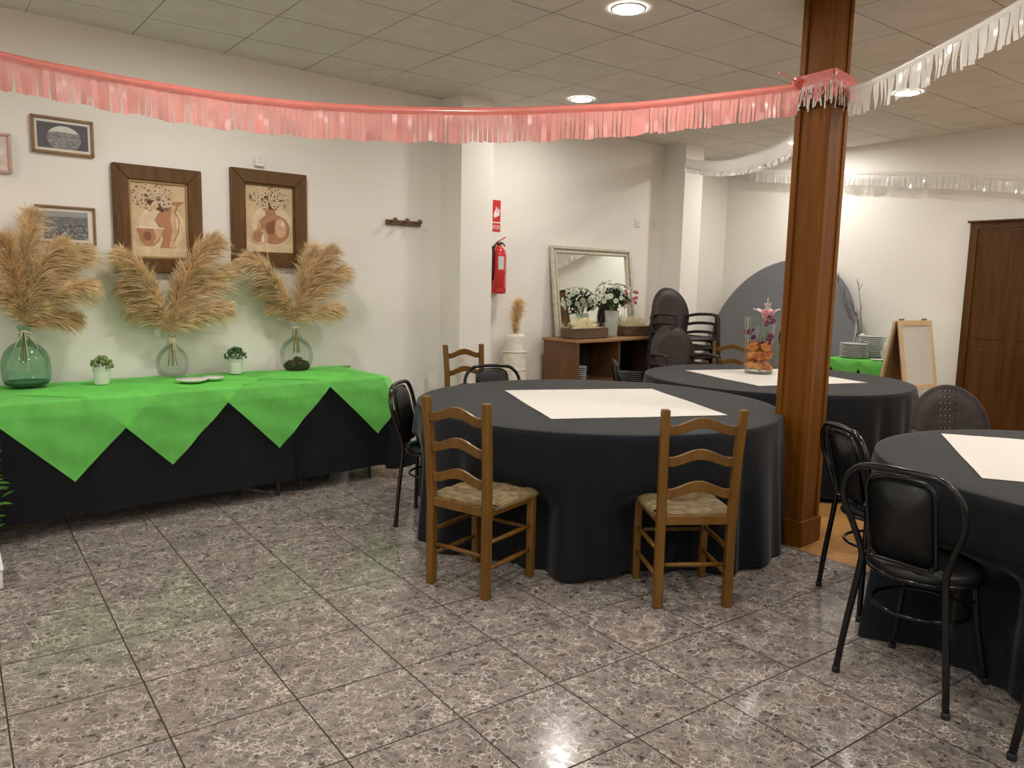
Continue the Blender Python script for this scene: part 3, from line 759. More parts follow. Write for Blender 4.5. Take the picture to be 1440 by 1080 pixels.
# small white pots
def small_pot(x, y, label, kind, seed):
    p = atz(x, y, TOPZ); p += ND*(-.04)
    t = thing('potted_plant', label, 'potted plant', p, .4*seed, 'small white pots on the buffet')
    b = MB(); b.lathe([(0, 0), (.041, 0), (.043, .004), (.050, .09), (.053, .112), (.050, .112), (.046, .08), (0, .078)], n=28, cap0=False, cap1=False); pt_ = b.build('pot', M_['whitepot'], t)
    b = MB(); nn = 16
    for k in range(nn):
        a = 2*PI*k/nn
        pts = [(.0535*cos(a+2*PI/nn*j/6), .0535*sin(a+2*PI/nn*j/6), .108-.0*j+.017*sin(PI*j/6)) for j in range(7)]
        for j in range(6):
            q0, q1 = Vector(pts[j]), Vector(pts[j+1])
            i = [b.vert((q0.x*.965, q0.y*.965, .084)), b.vert((q1.x*.965, q1.y*.965, .084)), b.vert(q1), b.vert(q0)]
            b.face(i)
    b.build('lace_rim', M_['lace'], pt_, solid=.0015)
    rnd = random.Random(seed)
    b = MB()
    for k in range(70 if kind else 300):
        a = rnd.uniform(0, 2*PI); el = rnd.uniform(.12, 1.5)
        R = .066 if kind else .078
        c = Vector((cos(a)*cos(el), sin(a)*cos(el), sin(el)*1.05))*R*rnd.uniform(.65, 1.05)+Vector((0, 0, .105))
        if kind: b.ball(c, rnd.uniform(.008, .013), 6, 5, (1, 1, 1.2))
        else:
            n_ = Vector((rnd.gauss(0, 1), rnd.gauss(0, 1), rnd.gauss(.6, 1))).normalized(); x_ = n_.orthogonal().normalized(); y_ = n_.cross(x_)
            ln = rnd.uniform(.009, .015)
            i = [b.vert(c-x_*ln), b.vert(c+y_*ln*.55+n_*.002), b.vert(c+x_*ln), b.vert(c-y_*ln*.55+n_*.002)]; b.face(i)
    b.build('foliage', M_['leafl'] if kind else M_['leaf'], t)
small_pot(146, 541, 'small white pot with pale succulent beside the green demijohn', True, 1)
small_pot(335, 526, 'small white pot with dark green boxwood between the flask and globe vase', False, 2)
# two white plates
for (x, y, r_, dz, lb) in ((270, 537, .098, 0, 'larger flat white plate lying on the green buffet cloth'), (300, 534, .070, 0, 'smaller white plate beside the larger one on the buffet')):
    p = atz(x, y, TOPZ+.004); b = MB()
    b.lathe([(0, .002), (r_*.6, 0), (r_*.65, .003), (r_, .016), (r_, .021), (r_*.62, .010), (0, .009)], n=36, cap0=False, cap1=False)
    o = b.build('plate', M_['china'], loc=p); tag(o, lb, 'plate')
# tan board beside the buffet
c = Vector((2.98, wally(2.98), 0))+ND*.06
t = thing('plywood_sheet', 'low tan plywood sheet leaning on the wall right of the buffet', 'plywood sheet', c, WANG)
b = MB(); b.box((0, 0, .215), (.34, .03, .43)); b.build('board', M_['box'], t, bevel=.004)
b = MB(); b.box((0, -.02, .02), (.34, .012, .04)); b.build('bottom_rail', M_['box'], t, bevel=.003)

# ================================================================== things on the back wall
def wall_thing(name, label, cat, x, y, off=0.0, group=None):
    p = wall(x, y, off); t = thing(name, label, cat, p, WANG, group)
    return t, p
def picture(name, label, x0, y0, x1, y1, fw, fd, fmat, imat, group=None, mount=0.0, paint_fn=None, tilt=0.0, roll=0.0, line=None):
    """(x0,y0) and (x1,y1): photograph points of two opposite outer corners"""
    a, c = wall(x0, y0), wall(x1, y1)
    W = (c-a).dot(UD); H = a.z-c.z
    mid = (a+c)/2
    t = thing(name, label, 'picture', mid+ND*.004, WANG, group)
    t.rotation_euler = (tilt, roll, WANG)
    b = MB()
    for sx in (-1, 1):
        s0 = [(sx*W/2, -H/2), (sx*W/2, H/2), (sx*(W/2-fw), H/2-fw), (sx*(W/2-fw), -H/2+fw)]
        b.prism(s0, fd, (0, -fd*0, 0), (1, 0, 0), (0, 0, 1), N=(0, -1, 0))
    for sz in (-1, 1):
        s0 = [(-W/2, sz*H/2), (W/2, sz*H/2), (W/2-fw, sz*(H/2-fw)), (-W/2+fw, sz*(H/2-fw))]
        b.prism(s0, fd, (0, 0, 0), (1, 0, 0), (0, 0, 1), N=(0, -1, 0))
    b.build('frame', fmat, t, bevel=min(.006, fw*.25))
    if line:
        b = MB(); iw, ih = W/2-fw, H/2-fw
        for sx in (-1, 1): b.box((sx*(iw-.006), -fd*.55, 0), (.012, fd*.3, 2*ih))
        for sz in (-1, 1): b.box((0, -fd*.55, sz*(ih-.006)), (2*iw, fd*.3, .012))
        b.build('inner_moulding', line, t)
    iw, ih = W-2*fw, H-2*fw
    if mount:
        b = MB(); b.box((0, -fd*.35, 0), (iw, .004, ih)); b.build('mount', M_['mat_white'], t)
        b = MB(); mx, mz = (mount if isinstance(mount, tuple) else (mount, mount))
        b.box((0, -fd*.35-.003, 0), (iw-2*mx, .003, ih-2*mz)); b.build('print', imat, t)
    else:
        paint_fn(t, iw, ih, -fd*.35)
    return t
def simple_print(t, iw, ih, y):
    b = MB(); b.box((0, y, 0), (iw, .004, ih)); b.build('print', M_['photo3'], t)
picture('framed_photo', 'small framed old photo of a view through an arch, above the town photo', 41, 160, 132, 223, .018, .022, M_['slim'], M_['photo1'], mount=(.016, .018))
picture('framed_photo', 'small framed old town photo just above the left pampas plumes', 47, 287, 135, 346, .016, .022, M_['slim'], M_['photo2'], mount=(.030, .018))
picture('picture_frame', 'thin pinkish picture frame cut by the left photo edge', -58, 180, 17, 245, .018, .02, M_['pinkframe'], None, paint_fn=simple_print)
def pcol(n, c): return simple('paint_'+n, c, .7, var=.12, vscale=18)
PC = dict(bg=pcol('ochre_ground', (.60, .45, .27)), bg2=pcol('pale_ground', (.70, .56, .37)), tab=pcol('pale_table', (.66, .52, .33)), clay=pcol('clay', (.42, .20, .10)), clayd=pcol('dark_clay', (.25, .095, .045)),
          clayl=pcol('light_clay', (.60, .38, .23)), hi=pcol('highlight', (.78, .64, .46)), dk=pcol('dark_brown', (.10, .04, .025)), fl=pcol('petal', (.62, .47, .33)), fl2=pcol('shaded_petal', (.50, .34, .20)), leafp=pcol('olive', (.30, .21, .09)))
PK = list(PC); PM = [PC[k] for k in PK]
def blob(b, mat, pts, lay, y, iw, ih):
    b.mi = PK.index(mat); yy = y-.0022-.00035*lay
    b.face([b.vert(((p[0]-.5)*iw, yy, (p[1]-.5)*ih)) for p in pts])
def ell(cx, cz, rx, rz, n=12, ph=0): return [(cx+rx*cos(2*PI*k/n+ph), cz+rz*sin(2*PI*k/n+ph)) for k in range(n)]
def bloom(b, cx, cz, r, asp, y, iw, ih, lay, mat='fl'):
    for k in range(5):
        a = 2*PI*k/5+cx*40
        blob(b, mat, ell(cx+r*.6*cos(a), cz+r*.6*asp*sin(a), r*.52, r*.52*asp, 8), lay+(k % 2), y, iw, ih)
    blob(b, 'dk', ell(cx, cz, r*.3, r*.3*asp, 7), lay+2, y, iw, ih)
def still_life(kind, seed):
    def fn(t, iw, ih, y):
        rnd = random.Random(seed); b = MB(); asp = iw/ih
        b.mi = PK.index('bg'); b.box((0, y, 0), (iw, .004, ih))
        blob(b, 'bg2', ell(.55, .42, .40, .30, 16), 0, y, iw, ih)
        blob(b, 'tab', [(.0, .0), (1, 0), (1, .13), (.6, .17), (.3, .14), (0, .18)], 1, y, iw, ih)
        if kind == 'jug':
            blob(b, 'clay', [(.50, .14), (.78, .14), (.76, .22), (.84, .36), (.86, .52), (.80, .62), (.84, .70), (.96, .76), (.80, .76), (.62, .73), (.60, .66), (.48, .58), (.42, .50), (.50, .40), (.56, .26)], 2, y, iw, ih)
            blob(b, 'clayl', [(.66, .15), (.77, .15), (.75, .24), (.83, .38), (.84, .52), (.77, .62), (.80, .71), (.72, .70), (.70, .55), (.72, .36)], 3, y, iw, ih)
            blob(b, 'clayd', [(.58, .66), (.64, .62), (.70, .69), (.78, .74), (.64, .73)], 4, y, iw, ih)
            blob(b, 'hi', [(.80, .40), (.83, .41), (.83, .52), (.80, .57)], 4, y, iw, ih)
            blob(b, 'clay', [(.10, .40), (.58, .40), (.56, .33), (.48, .22), (.40, .16), (.26, .16), (.18, .22)], 5, y, iw, ih)
            blob(b, 'clayl', [(.40, .38), (.56, .38), (.53, .31), (.46, .23), (.38, .18), (.44, .28)], 6, y, iw, ih)
            blob(b, 'hi', [(.10, .405), (.58, .405), (.58, .385), (.10, .385)], 7, y, iw, ih)
            blob(b, 'clayd', ell(.29, .29, .07, .06), 7, y, iw, ih)
            ctr = (.40, .80, .36, .17)
            blob(b, 'dk', [(.40, .66), (.58, .60), (.60, .70), (.50, .84), (.34, .82), (.30, .72)], 2, y, iw, ih)
        else:
            blob(b, 'clay', ell(.58, .36, .33, .22, 22), 2, y, iw, ih)
            blob(b, 'clay', [(.42, .50), (.66, .52), (.60, .66), (.60, .74), (.42, .74), (.42, .64)], 3, y, iw, ih)
            blob(b, 'clayd', [(.42, .44), (.60, .50), (.66, .40), (.56, .28), (.44, .30)], 4, y, iw, ih)
            blob(b, 'clayl', ell(.72, .38, .12, .14), 5, y, iw, ih)
            blob(b, 'hi', ell(.76, .44, .035, .045), 6, y, iw, ih)
            blob(b, 'clayl', ell(.30, .24, .17, .12), 6, y, iw, ih); blob(b, 'clay', ell(.27, .25, .10, .09), 7, y, iw, ih)
            blob(b, 'clayl', [(.26, .34), (.32, .34), (.31, .50), (.27, .50)], 6, y, iw, ih); blob(b, 'hi', ell(.36, .22, .03, .06), 8, y, iw, ih)
            ctr = (.50, .80, .38, .16)
            blob(b, 'dk', [(.36, .66), (.62, .64), (.64, .76), (.56, .88), (.38, .86), (.32, .76)], 4, y, iw, ih)
        for k in range(96):
            a = rnd.uniform(0, 2*PI); r_ = math.sqrt(rnd.random())
            cx, cz = ctr[0]+ctr[2]*r_*cos(a), ctr[1]+ctr[3]*r_*sin(a)
            if cx < .06 or cx > .95 or cz > .96: continue
            if k % 2: blob(b, 'leafp' if k % 4 == 1 else 'clayd', ell(cx, cz, .035, .014, 6, rnd.uniform(0, 3)), 5, y, iw, ih)
            else: bloom(b, cx, cz, rnd.uniform(.035, .06), asp, y, iw, ih, 6+k % 3*3, 'fl' if k % 3 else 'fl2')
        b.build('canvas', PM, t)
    return fn
picture('framed_painting', 'larger wood-framed painting of a jug, bowl and flowers, left of the pair', 154.6, 228.4, 284, 385, .098, .045, M_['frame'], None, paint_fn=still_life('jug', 4), line=M_['gilt'])
picture('framed_painting', 'narrower wood-framed painting of a round jug with flowers, right of the pair', 321, 235, 429, 377, .098, .045, M_['framev'], None, paint_fn=still_life('round', 9), line=M_['framev'])
# white wall box above the right painting
t, p = wall_thing('wall_box', 'small white wall box above the right painting', 'wall box', 363.5, 227.5)
b = MB(); b.box((0, -.015, 0), (.072, .03, .075)); b.build('cover', M_['white'], t, bevel=.006)
b = MB(); b.lathe([(0, 0), (.008, 0)], n=10)
b = MB()
for k in range(3):
    a = 2*PI*k/3+PI/2; b.box((.014*cos(a), -.031, .014*sin(a)+.002), (.005, .003, .005))
b.build('indicator_dots', M_['darkmetal'], t)
# coat rack
t, p = wall_thing('coat_rack', 'short wooden coat rack with round pegs on the white wall', 'coat rack', 566, 314)
b = MB(); b.box((0, -.012, 0), (.35, .024, .045)); b.build('rail', M_['hookwood'], t, bevel=.005)
for k in (-.125, -.005, .125):
    b = MB(); b.tube([(k, -.02, .004), (k, -.07, .014)], .008, 8); b.ball((k, -.082, .016), .022, 12, 8); b.build('peg', M_['hookwood'], t)
# sign and fire extinguisher by the column
t, p = wall_thing('safety_sign', 'red fire extinguisher sign with white flame above the extinguisher', 'sign', 692, 303)
b = MB(); b.box((0, -.002, .045), (.20, .004, .200)); b.box((0, -.002, -.108), (.20, .004, .080)); b.build('plate', M_['signred'], t)
b = MB(); b.box((0, -.001, 0), (.21, .002, .305)); b.build('white_backing', M_['signwhite'], t)
b = MB()
for dx, s in ((.035, 1.0), (.060, .8), (.078, .6)):
    pts = [(-.018, -.045), (.004, -.05), (.016, -.02), (.010, .0), (.022, .03), (.012, .06), (.004, .03), (-.006, .01), (-.02, -.01)]
    b.prism([(dx+q[0]*s*.9, .03+q[1]*s) for q in pts], .002, (0, -.004, 0), (1, 0, 0), (0, 0, 1), N=(0, -1, 0))
b.prism([(-.06, -.03), (-.02, -.03), (-.02, .06), (-.04, .085), (-.06, .06)], .002, (0, -.004, 0), (1, 0, 0), (0, 0, 1), N=(0, -1, 0))
b.prism([(-.05, .085), (-.015, .105), (-.01, .095), (-.04, .078)], .002, (0, -.004, 0), (1, 0, 0), (0, 0, 1), N=(0, -1, 0))
b.build('flame_symbol', M_['signwhite'], t)
fc = bpy.data.curves.new('lettering', 'FONT'); fc.body = 'EXTINTOR'; fc.size = .046; fc.align_x = 'CENTER'; fc.align_y = 'CENTER'; fc.extrude = .0006
fo = bpy.data.objects.new('lettering', fc); COL.objects.link(fo); fo.parent = t; fo.location = (0, -.0052, -.108); fo.rotation_euler = (PI/2, 0, 0); fo.scale = (.82, 1.15, 1); fc.materials.append(M_['signwhite'])
bpy.context.view_layer.update()
lm = bpy.data.meshes.new_from_object(fo.evaluated_get(bpy.context.evaluated_depsgraph_get()))
lo = bpy.data.objects.new('letters', lm); COL.objects.link(lo); lo.parent = t; lo.location = fo.location; lo.rotation_euler = fo.rotation_euler; lo.scale = fo.scale
bpy.data.objects.remove(fo)
p = wall(692.5, 411); p.z = 1.37; p = p+ND*.085
t = thing('fire_extinguisher', 'red fire extinguisher hanging on the wall right of the white column', 'fire extinguisher', p, WANG)
b = MB(); b.lathe([(.0, 0), (.066, 0), (.070, .008), (.070, .36), (.064, .395), (.045, .42), (.026, .435), (.024, .452), (0, .452)], n=32, cap0=False, cap1=False); cy_ = b.build('cylinder', M_['red'], t)
b = MB(); b.lathe([(.071, .018), (.0712, .045), (.071, .05)], n=32, cap0=False, cap1=False); b.build('base_band', M_['red'], cy_)
b = MB()
for k in range(8):
    a0 = -2.35+.10*k; a1 = a0+.10
    b.face([b.vert((.0708*cos(a), .0708*sin(a), z)) for a, z in ((a0, .225), (a1, .225), (a1, .345), (a0, .345))])
b.build('white_label', M_['labelw'], cy_)
b = MB()
for k in range(9):
    a0 = -1.45+.11*k; a1 = a0+.11
    for z0, z1 in ((.06, .19), (.21, .33)):
        b.face([b.vert((.0707*cos(a), .0707*sin(a), z)) for a, z in ((a0, z0), (a1, z0), (a1, z1), (a0, z1))])
b.build('printed_label', M_['labelr'], cy_)
b = MB(); b.tube([(0, 0, .45), (0, 0, .475)], .016, 10); b.tube([(-.035, 0, .468), (.03, 0, .468)], .011, 8); b.build('valve', M_['darkmetal'], t)
b = MB(); b.tube([(-.02, 0, .482), (.02, 0, .50), (.075, 0, .528)], .0085, 8, flat=.7); b.build('lever', M_['red'], t)
b = MB(); b.tube([(.0, 0, .472), (.035, 0, .475), (.060, 0, .462), (.068, 0, .44)], .007, 8); b.build('carry_handle', M_['darkmetal'], t)
b = MB(); b.tube([(-.03, -.01, .468), (-.07, -.02, .45), (-.082, -.02, .40), (-.08, -.01, .2), (-.078, 0, .12)], .009, 8); b.build('hose', M_['rubber'], t)
b = MB(); b.box((0, .078, .40), (.05, .013, .09)); b.build('wall_bracket', M_['darkmetal'], t)
# blank plates on the far wall
for x, y, lb in ((896.5, 314, 'left white wall plate above the mirror'), (918, 315, 'right white wall plate next to the corner column')):
    t, p = wall_thing('wall_plate', lb, 'wall plate', x, y)
    b = MB(); b.box((0, -.006, 0), (.075, .012, .085)); b.build('cover', M_['white'], t, bevel=.004)
    b = MB(); b.box((0, -.0125, 0), (.022, .004, .030)); b.build('rocker', M_['lace'], t)

# ================================================================== chairs
def quad_leg(b, pts, w0, w1=None):
    w1 = w1 or w0; prev = None
    for i, p in enumerate(pts):
        w_ = w0+(w1-w0)*i/(len(pts)-1); p = Vector(p)
        r_ = [b.vert(p+Vector((sx*w_/2, sy*w_/2, 0))) for sx, sy in ((-1, -1), (1, -1), (1, 1), (-1, 1))]
        if prev is None: b.face(r_[::-1])
        else:
            for k in range(4): b.face((prev[k], prev[(k+1) % 4], r_[(k+1) % 4], r_[k]))
        prev = r_
    b.face(prev)
def make_ladder(label, group, loc, rz):
    t = thing('ladderback_chair', label, 'chair', loc, rz, group)
    w = M_['chairwood']
    for sy in (-1, 1):
        b = MB(); quad_leg(b, [(-.185, sy*.166, 0), (-.185, sy*.166, .42), (-.200, sy*.172, .72), (-.222, sy*.179, .935)], .042, .038); b.build('back_post', w, t, bevel=.006)
        b = MB(); quad_leg(b, [(.185, sy*.172, 0), (.182, sy*.172, .440)], .036, .038); b.build('front_leg', w, t, bevel=.005)
    for z, xx in ((.856, -.214), (.709, -.200), (.560, -.1915)):
        b = MB(); n = 20; Wd = .322; h = .052
        top = []; bot = []
        for k in range(n+1):
            u = k/n*2-1
            wv = .022*cos(PI*u)*(1 if abs(u) < 1 else 1) + .010*abs(u)**6
            top.append((u*Wd/2, z+h/2+wv-.006)); bot.append((u*Wd/2, z-h/2+wv*.85))
        b.prism(top+bot[::-1], .018, (xx-.009, 0, 0), (0, 1, 0), (0, 0, 1), N=(1, 0, 0))
        b.build('back_slat', w, t, bevel=.003)
    b = MB(); b.box((-.185, 0, .418), (.024, .30, .044)); b.build('seat_rail', w, t, bevel=.004)
    b = MB(); b.box((.188, 0, .418), (.024, .32, .044)); b.build('seat_rail', w, t, bevel=.004)
    for sy in (-1, 1):
        b = MB(); b.box((0, sy*.170, .418), (.34, .024, .044)); b.build('seat_rail', w, t, bevel=.004)
    b = MB()
    def f(i, j):
        x = -.185+.405*i; y = -.198+.396*j
        e = min(i, 1-i, j, 1-j)*2
        ins = .03*(1 if i < .06 else 0)*(1 if (j < .08 or j > .92) else 0)
        return (x+ins, y, .440+.022*min(1, e*5)**.6 - .012*max(0, e-.45) + .004*sin(x*60)*sin(y*50))
    ids = b.grid(f, 24, 24)
    n = 24
    bt = [[b.vert((b.v[ids[i][j]].x*.98, b.v[ids[i][j]].y*.98, .424)) for j in (0, n)] for i in range(n+1)]
    for i in range(n):
        for s, jj in ((0, 0), (1, n)): b.face((ids[i][jj], ids[i+1][jj], bt[i+1][s], bt[i][s]))
    for s in (0, n):
        b.face([ids[s][j] for j in range(n+1)]+[bt[s][1], bt[s][0]])
    b.build('rush_seat', M_['rush'], t)
    for sy in (-1, 1):
        for z in (.27, .145):
            b = MB(); b.tube([(-.168, sy*.167, z), (-.05, sy*.170, z), (.07, sy*.171, z), (.17, sy*.172, z)], [.009, .0115, .0115, .009], 10); b.build('stretcher', w, t)
    b = MB(); b.tube([(-.185, -.148, .205), (-.185, 0, .205), (-.185, .148, .205)], [.009, .0115, .009], 10); b.build('stretcher', w, t)
    b = MB(); b.tube([(.185, -.155, .255), (.185, 0, .255), (.185, .155, .255)], [.009, .0115, .009], 10); b.build('stretcher', w, t)
    return t
def catmull(pts, n=6):
    pts = [Vector(p) for p in pts]; out = []
    P = [pts[0]*2-pts[1]]+pts+[pts[-1]*2-pts[-2]]
    for i in range(1, len(P)-2):
        for k in range(n):
            u = k/n
            out.append(0.5*((2*P[i])+(P[i+1]-P[i-1])*u+(2*P[i-1]-5*P[i]+4*P[i+1]-P[i+2])*u*u+(3*P[i]-P[i-1]-3*P[i+1]+P[i+2])*u**3))
    out.append(pts[-1]); return out
def make_bistro(label, group, loc, rz, tube='blackmetal'):
    t = thing('bistro_chair', label, 'chair', loc, rz, group)
    bm_ = M_[tube]
    H = .862
    half = [(-.205, .205, .012), (-.195, .185, .2), (-.180, .158, .42), (-.180, .155, .50), (-.200, .185, .60), (-.222, .214, .69), (-.240, .205, .775), (-.250, .150, .835), (-.254, .07, H-.014), (-.255, 0, H-.012)]
    other = [(x, -y, z) for x, y, z in half[:-1]][::-1]
    b = MB(); b.tube(catmull(half+other, 6), .0125, 10); hf_ = b.build('hoop_frame', bm_, t)
    for sy in (-1, 1):
        b = MB(); b.tube(catmull([(.135, sy*.125, .435), (.150, sy*.142, .25), (.185, sy*.178, .012)], 5), .0115, 10); fl_ = b.build('front_leg', bm_, t)
        b = MB(); b.lathe([(0, 0), (.014, 0), (.0145, .018), (.013, .024), (0, .024)], (.186, sy*.179, 0), 10, False, False); b.build('foot_cap', M_['rubber'], fl_)
        b = MB(); b.lathe([(0, 0), (.015, 0), (.0155, .018), (.0135, .024), (0, .024)], (-.205, sy*.205, 0), 10, False, False); b.build('foot_cap', M_['rubber'], hf_)
    # padded back
    def out(w_, zb, zt, n=10):
        pts = [(-w_, zb+.02), (-w_+.02, zb), (w_-.02, zb), (w_, zb+.02)]
        r_ = w_*.92
        rc = .075
        for k in range(n+1):
            a = PI*k/n
            ex = math.copysign(abs(cos(a))**.55, cos(a)); ez = abs(sin(a))**.75
            pts.append((w_*ex, zt-rc+rc*ez))
        return pts
    def bx(z): return -.186-.066*smooth(.5, .85, z)
    b = MB(); o_ = out(.116, .505, .818, 16); n = len(o_)
    ctr = (0, .665)
    rings = []
    for sc, dx in ((1, .0), (1.0, .012), (.93, .020), (.6, .024), (.0, .025)):
        rings.append([b.vert((bx(ctr[1]+(q[1]-ctr[1])*sc)+dx, q[0]*sc, ctr[1]+(q[1]-ctr[1])*sc)) for q in o_] if sc else [b.vert((bx(ctr[1])+dx, 0, ctr[1]))])
    for A, B in zip(rings, rings[1:]):
        for k in range(n):
            if len(B) > 1: b.face((A[k], A[(k+1) % n], B[(k+1) % n], B[k]), True)
            else: b.face((A[k], A[(k+1) % n], B[0]), True)
    c0 = b.vert((bx(ctr[1])-.004, 0, ctr[1]))
    for k in range(n): b.face((rings[0][(k+1) % n], rings[0][k], c0), True)
    bp__ = b.build('back_pad', M_['vinyl'], t)
    b = MB(); o_ = out(.123, .498, .827, 16); b.tube([(bx(q[1])-.002, q[0], q[1]) for q in o_], .0075, 8, closed=True); b.build('back_rim', bm_, bp__)
    for sy in (-1, 1):
        b = MB(); b.tube([(-.181, sy*.155, .50), (-.186, sy*.118, .508)], .007, 8); b.ball((-.192, sy*.112, .500), .007, 8, 6); b.build('back_bracket', M_['blackmetal'], t)
    b = MB(); b.lathe([(0, .432), (.185, .432), (.196, .44), (.198, .462), (.188, .478), (.13, .488), (0, .490)], (0, 0, 0), 36, False, False); st_ = b.build('seat', M_['vinyl'], t)
    b = MB(); b.tube([(.196*cos(2*PI*k/36), .196*sin(2*PI*k/36), .440) for k in range(36)], .0085, 8, closed=True); b.build('seat_ring', bm_, st_)
    b = MB(); b.tube([(.166*cos(2*PI*k/36)-.012, .166*sin(2*PI*k/36), .300) for k in range(36)], .0075, 8, closed=True); b.build('ring_stretcher', bm_, t)
    return t
def make_resin(label, group, loc, rz, holes=False):
    t = thing('resin_armchair', label, 'armchair', loc, rz, group)
    m = M_['resin']; mb = M_['resinh'] if holes else m
    b = MB(); n = 36; ry, rz_ = .235, .275; zc = .615
    def bp(y, z): return Vector((-.215-.30*(z-.40)*.62+.55*(y*y), y, z))
    outer = []
    rings = [[], [], []]
    for sc, ri in ((1, 0), (.66, 1), (.33, 2)):
        for k in range(n): rings[ri].append(b.vert(bp(ry*sc*cos(2*PI*k/n), zc+rz_*sc*sin(2*PI*k/n))))
    c0 = b.vert(bp(0, zc))
    for A, B in zip(rings, rings[1:]):
        for k in range(n): b.face((A[k], A[(k+1) % n], B[(k+1) % n], B[k]), True)
    for k in range(n): b.face((rings[-1][k], rings[-1][(k+1) % n], c0), True)
    br_ = b.build('backrest', mb, t, solid=.012)
    b = MB(); b.tube([bp(ry*cos(2*PI*k/n), zc+rz_*sin(2*PI*k/n)) for k in range(n)], .013, 8, closed=True); b.build('back_rim', m, br_)
    b = MB()
    def f(i, j):
        x = -.24+.48*i; y = (-.235+.47*j)*(1-.10*(1-i))
        return (x, y, .405-.018*sin(PI*j)*sin(PI*min(1, i+.1))-.018*smooth(.9, 1, i))
    b.grid(f, 12, 12); b.build('seat', m, t, solid=.022)
    b = MB(); b.tube(catmull([(.235, -.225, .385), (.245, 0, .378), (.235, .225, .385)], 6), .016, 8); b.build('seat_apron', m, t)
    for sy in (-1, 1):
        b = MB(); b.tube(catmull([bp(sy*.215, .60), (-.10, sy*.262, .625), (.10, sy*.268, .632), (.205, sy*.262, .622)], 6), .026, 8, flat=.62)
        b.build('armrest', m, t)
        b = MB(); quad_leg(b, [(.262, sy*.268, 0), (.238, sy*.262, .36), (.212, sy*.260, .615)], .034, .042); b.build('front_leg', m, t, bevel=.006)
        b = MB(); quad_leg(b, [(-.285, sy*.232, 0), (-.235, sy*.220, .38), (-.262, sy*.215, .60)], .034, .036); b.build('rear_leg', m, t, bevel=.006)
    return t

LG = 'ladderback chairs around the room'
ch = make_ladder('wooden ladderback chair left of two at the front of the near round table', None, (2.086, 3.112, 0), math.atan2(.124, .348))
copy_tree(ch, (2.818, 2.463, 0), math.atan2(.33, .179)-.03, 'wooden ladderback chair right of two at the front, beside the pillar')
copy_tree(ch, (3.60, 5.50, 0), -PI/2-.05, 'wooden ladderback chair standing in front of the white column, behind the table')
copy_tree(ch, (6.40, 5.04, 0), -2.35, 'wooden ladderback chair before the big grey disc, among stacked armchairs')
for o in [x for x in COL.objects if x.name.startswith('ladderback_chair') and x.parent is None]: o['group'] = LG

def from_rear(mx, my, ang, k=.205): return (mx+k*cos(ang), my+k*sin(ang), 0)
BGP = 'black bistro chairs around the round tables'
a = .03
bs = make_bistro('black bistro chair in front, nearest the camera at the right round table', BGP, from_rear(2.735, 1.371, a), a)
a = -.57
copy_tree(bs, from_rear(3.355, 1.955, a), a, 'black bistro chair just right of the pillar foot, half hidden behind another chair')
a = .07
copy_tree(bs, from_rear(2.690, .725, a), a, 'black bistro chair at the bottom right corner, only a leg in view')
a = -1.87
copy_tree(bs, from_rear(3.30, 4.80, a), a, 'black bistro chair behind the near round table, only hoop top showing')
a = -.62
copy_tree(bs, from_rear(4.50, 4.70, a), a, 'black bistro chair seen edge-on left of the far round table')
a = -.80
bl = make_bistro('brown-black bistro chair between the green buffet and the near round table', BGP, from_rear(2.265, 4.235, a), a, 'brownmetal')

RG = 'tall stack of dark resin armchairs by the corner column'
levels = ['lowest', 'second from the bottom', 'third from the bottom', 'middle', 'third from the top', 'second from the top', 'topmost']
rs = make_resin('dark brown resin armchair, lowest of the tall stack by the corner column', RG, (6.24, 5.64, 0), -1.72)
for k in range(1, 7):
    copy_tree(rs, (6.24, 5.64-.010*k, .093*k), -1.72+.01*(k % 2), 'dark brown resin armchair, %s of the tall stack by the corner column' % levels[k])
for k, lv in enumerate(('bottom', 'middle', 'top')):
    copy_tree(rs, (5.76, 5.155-.010*k, .093*k), -1.92, 'dark brown resin armchair, %s of the three stacked beside the desk' % lv, 'three stacked resin armchairs by the desk')
a = math.atan2(1.043-2.20, 3.95-4.93)
make_resin('dark brown resin armchair with pierced back behind the right round table', None, (4.86, 2.10, 0), a, True)

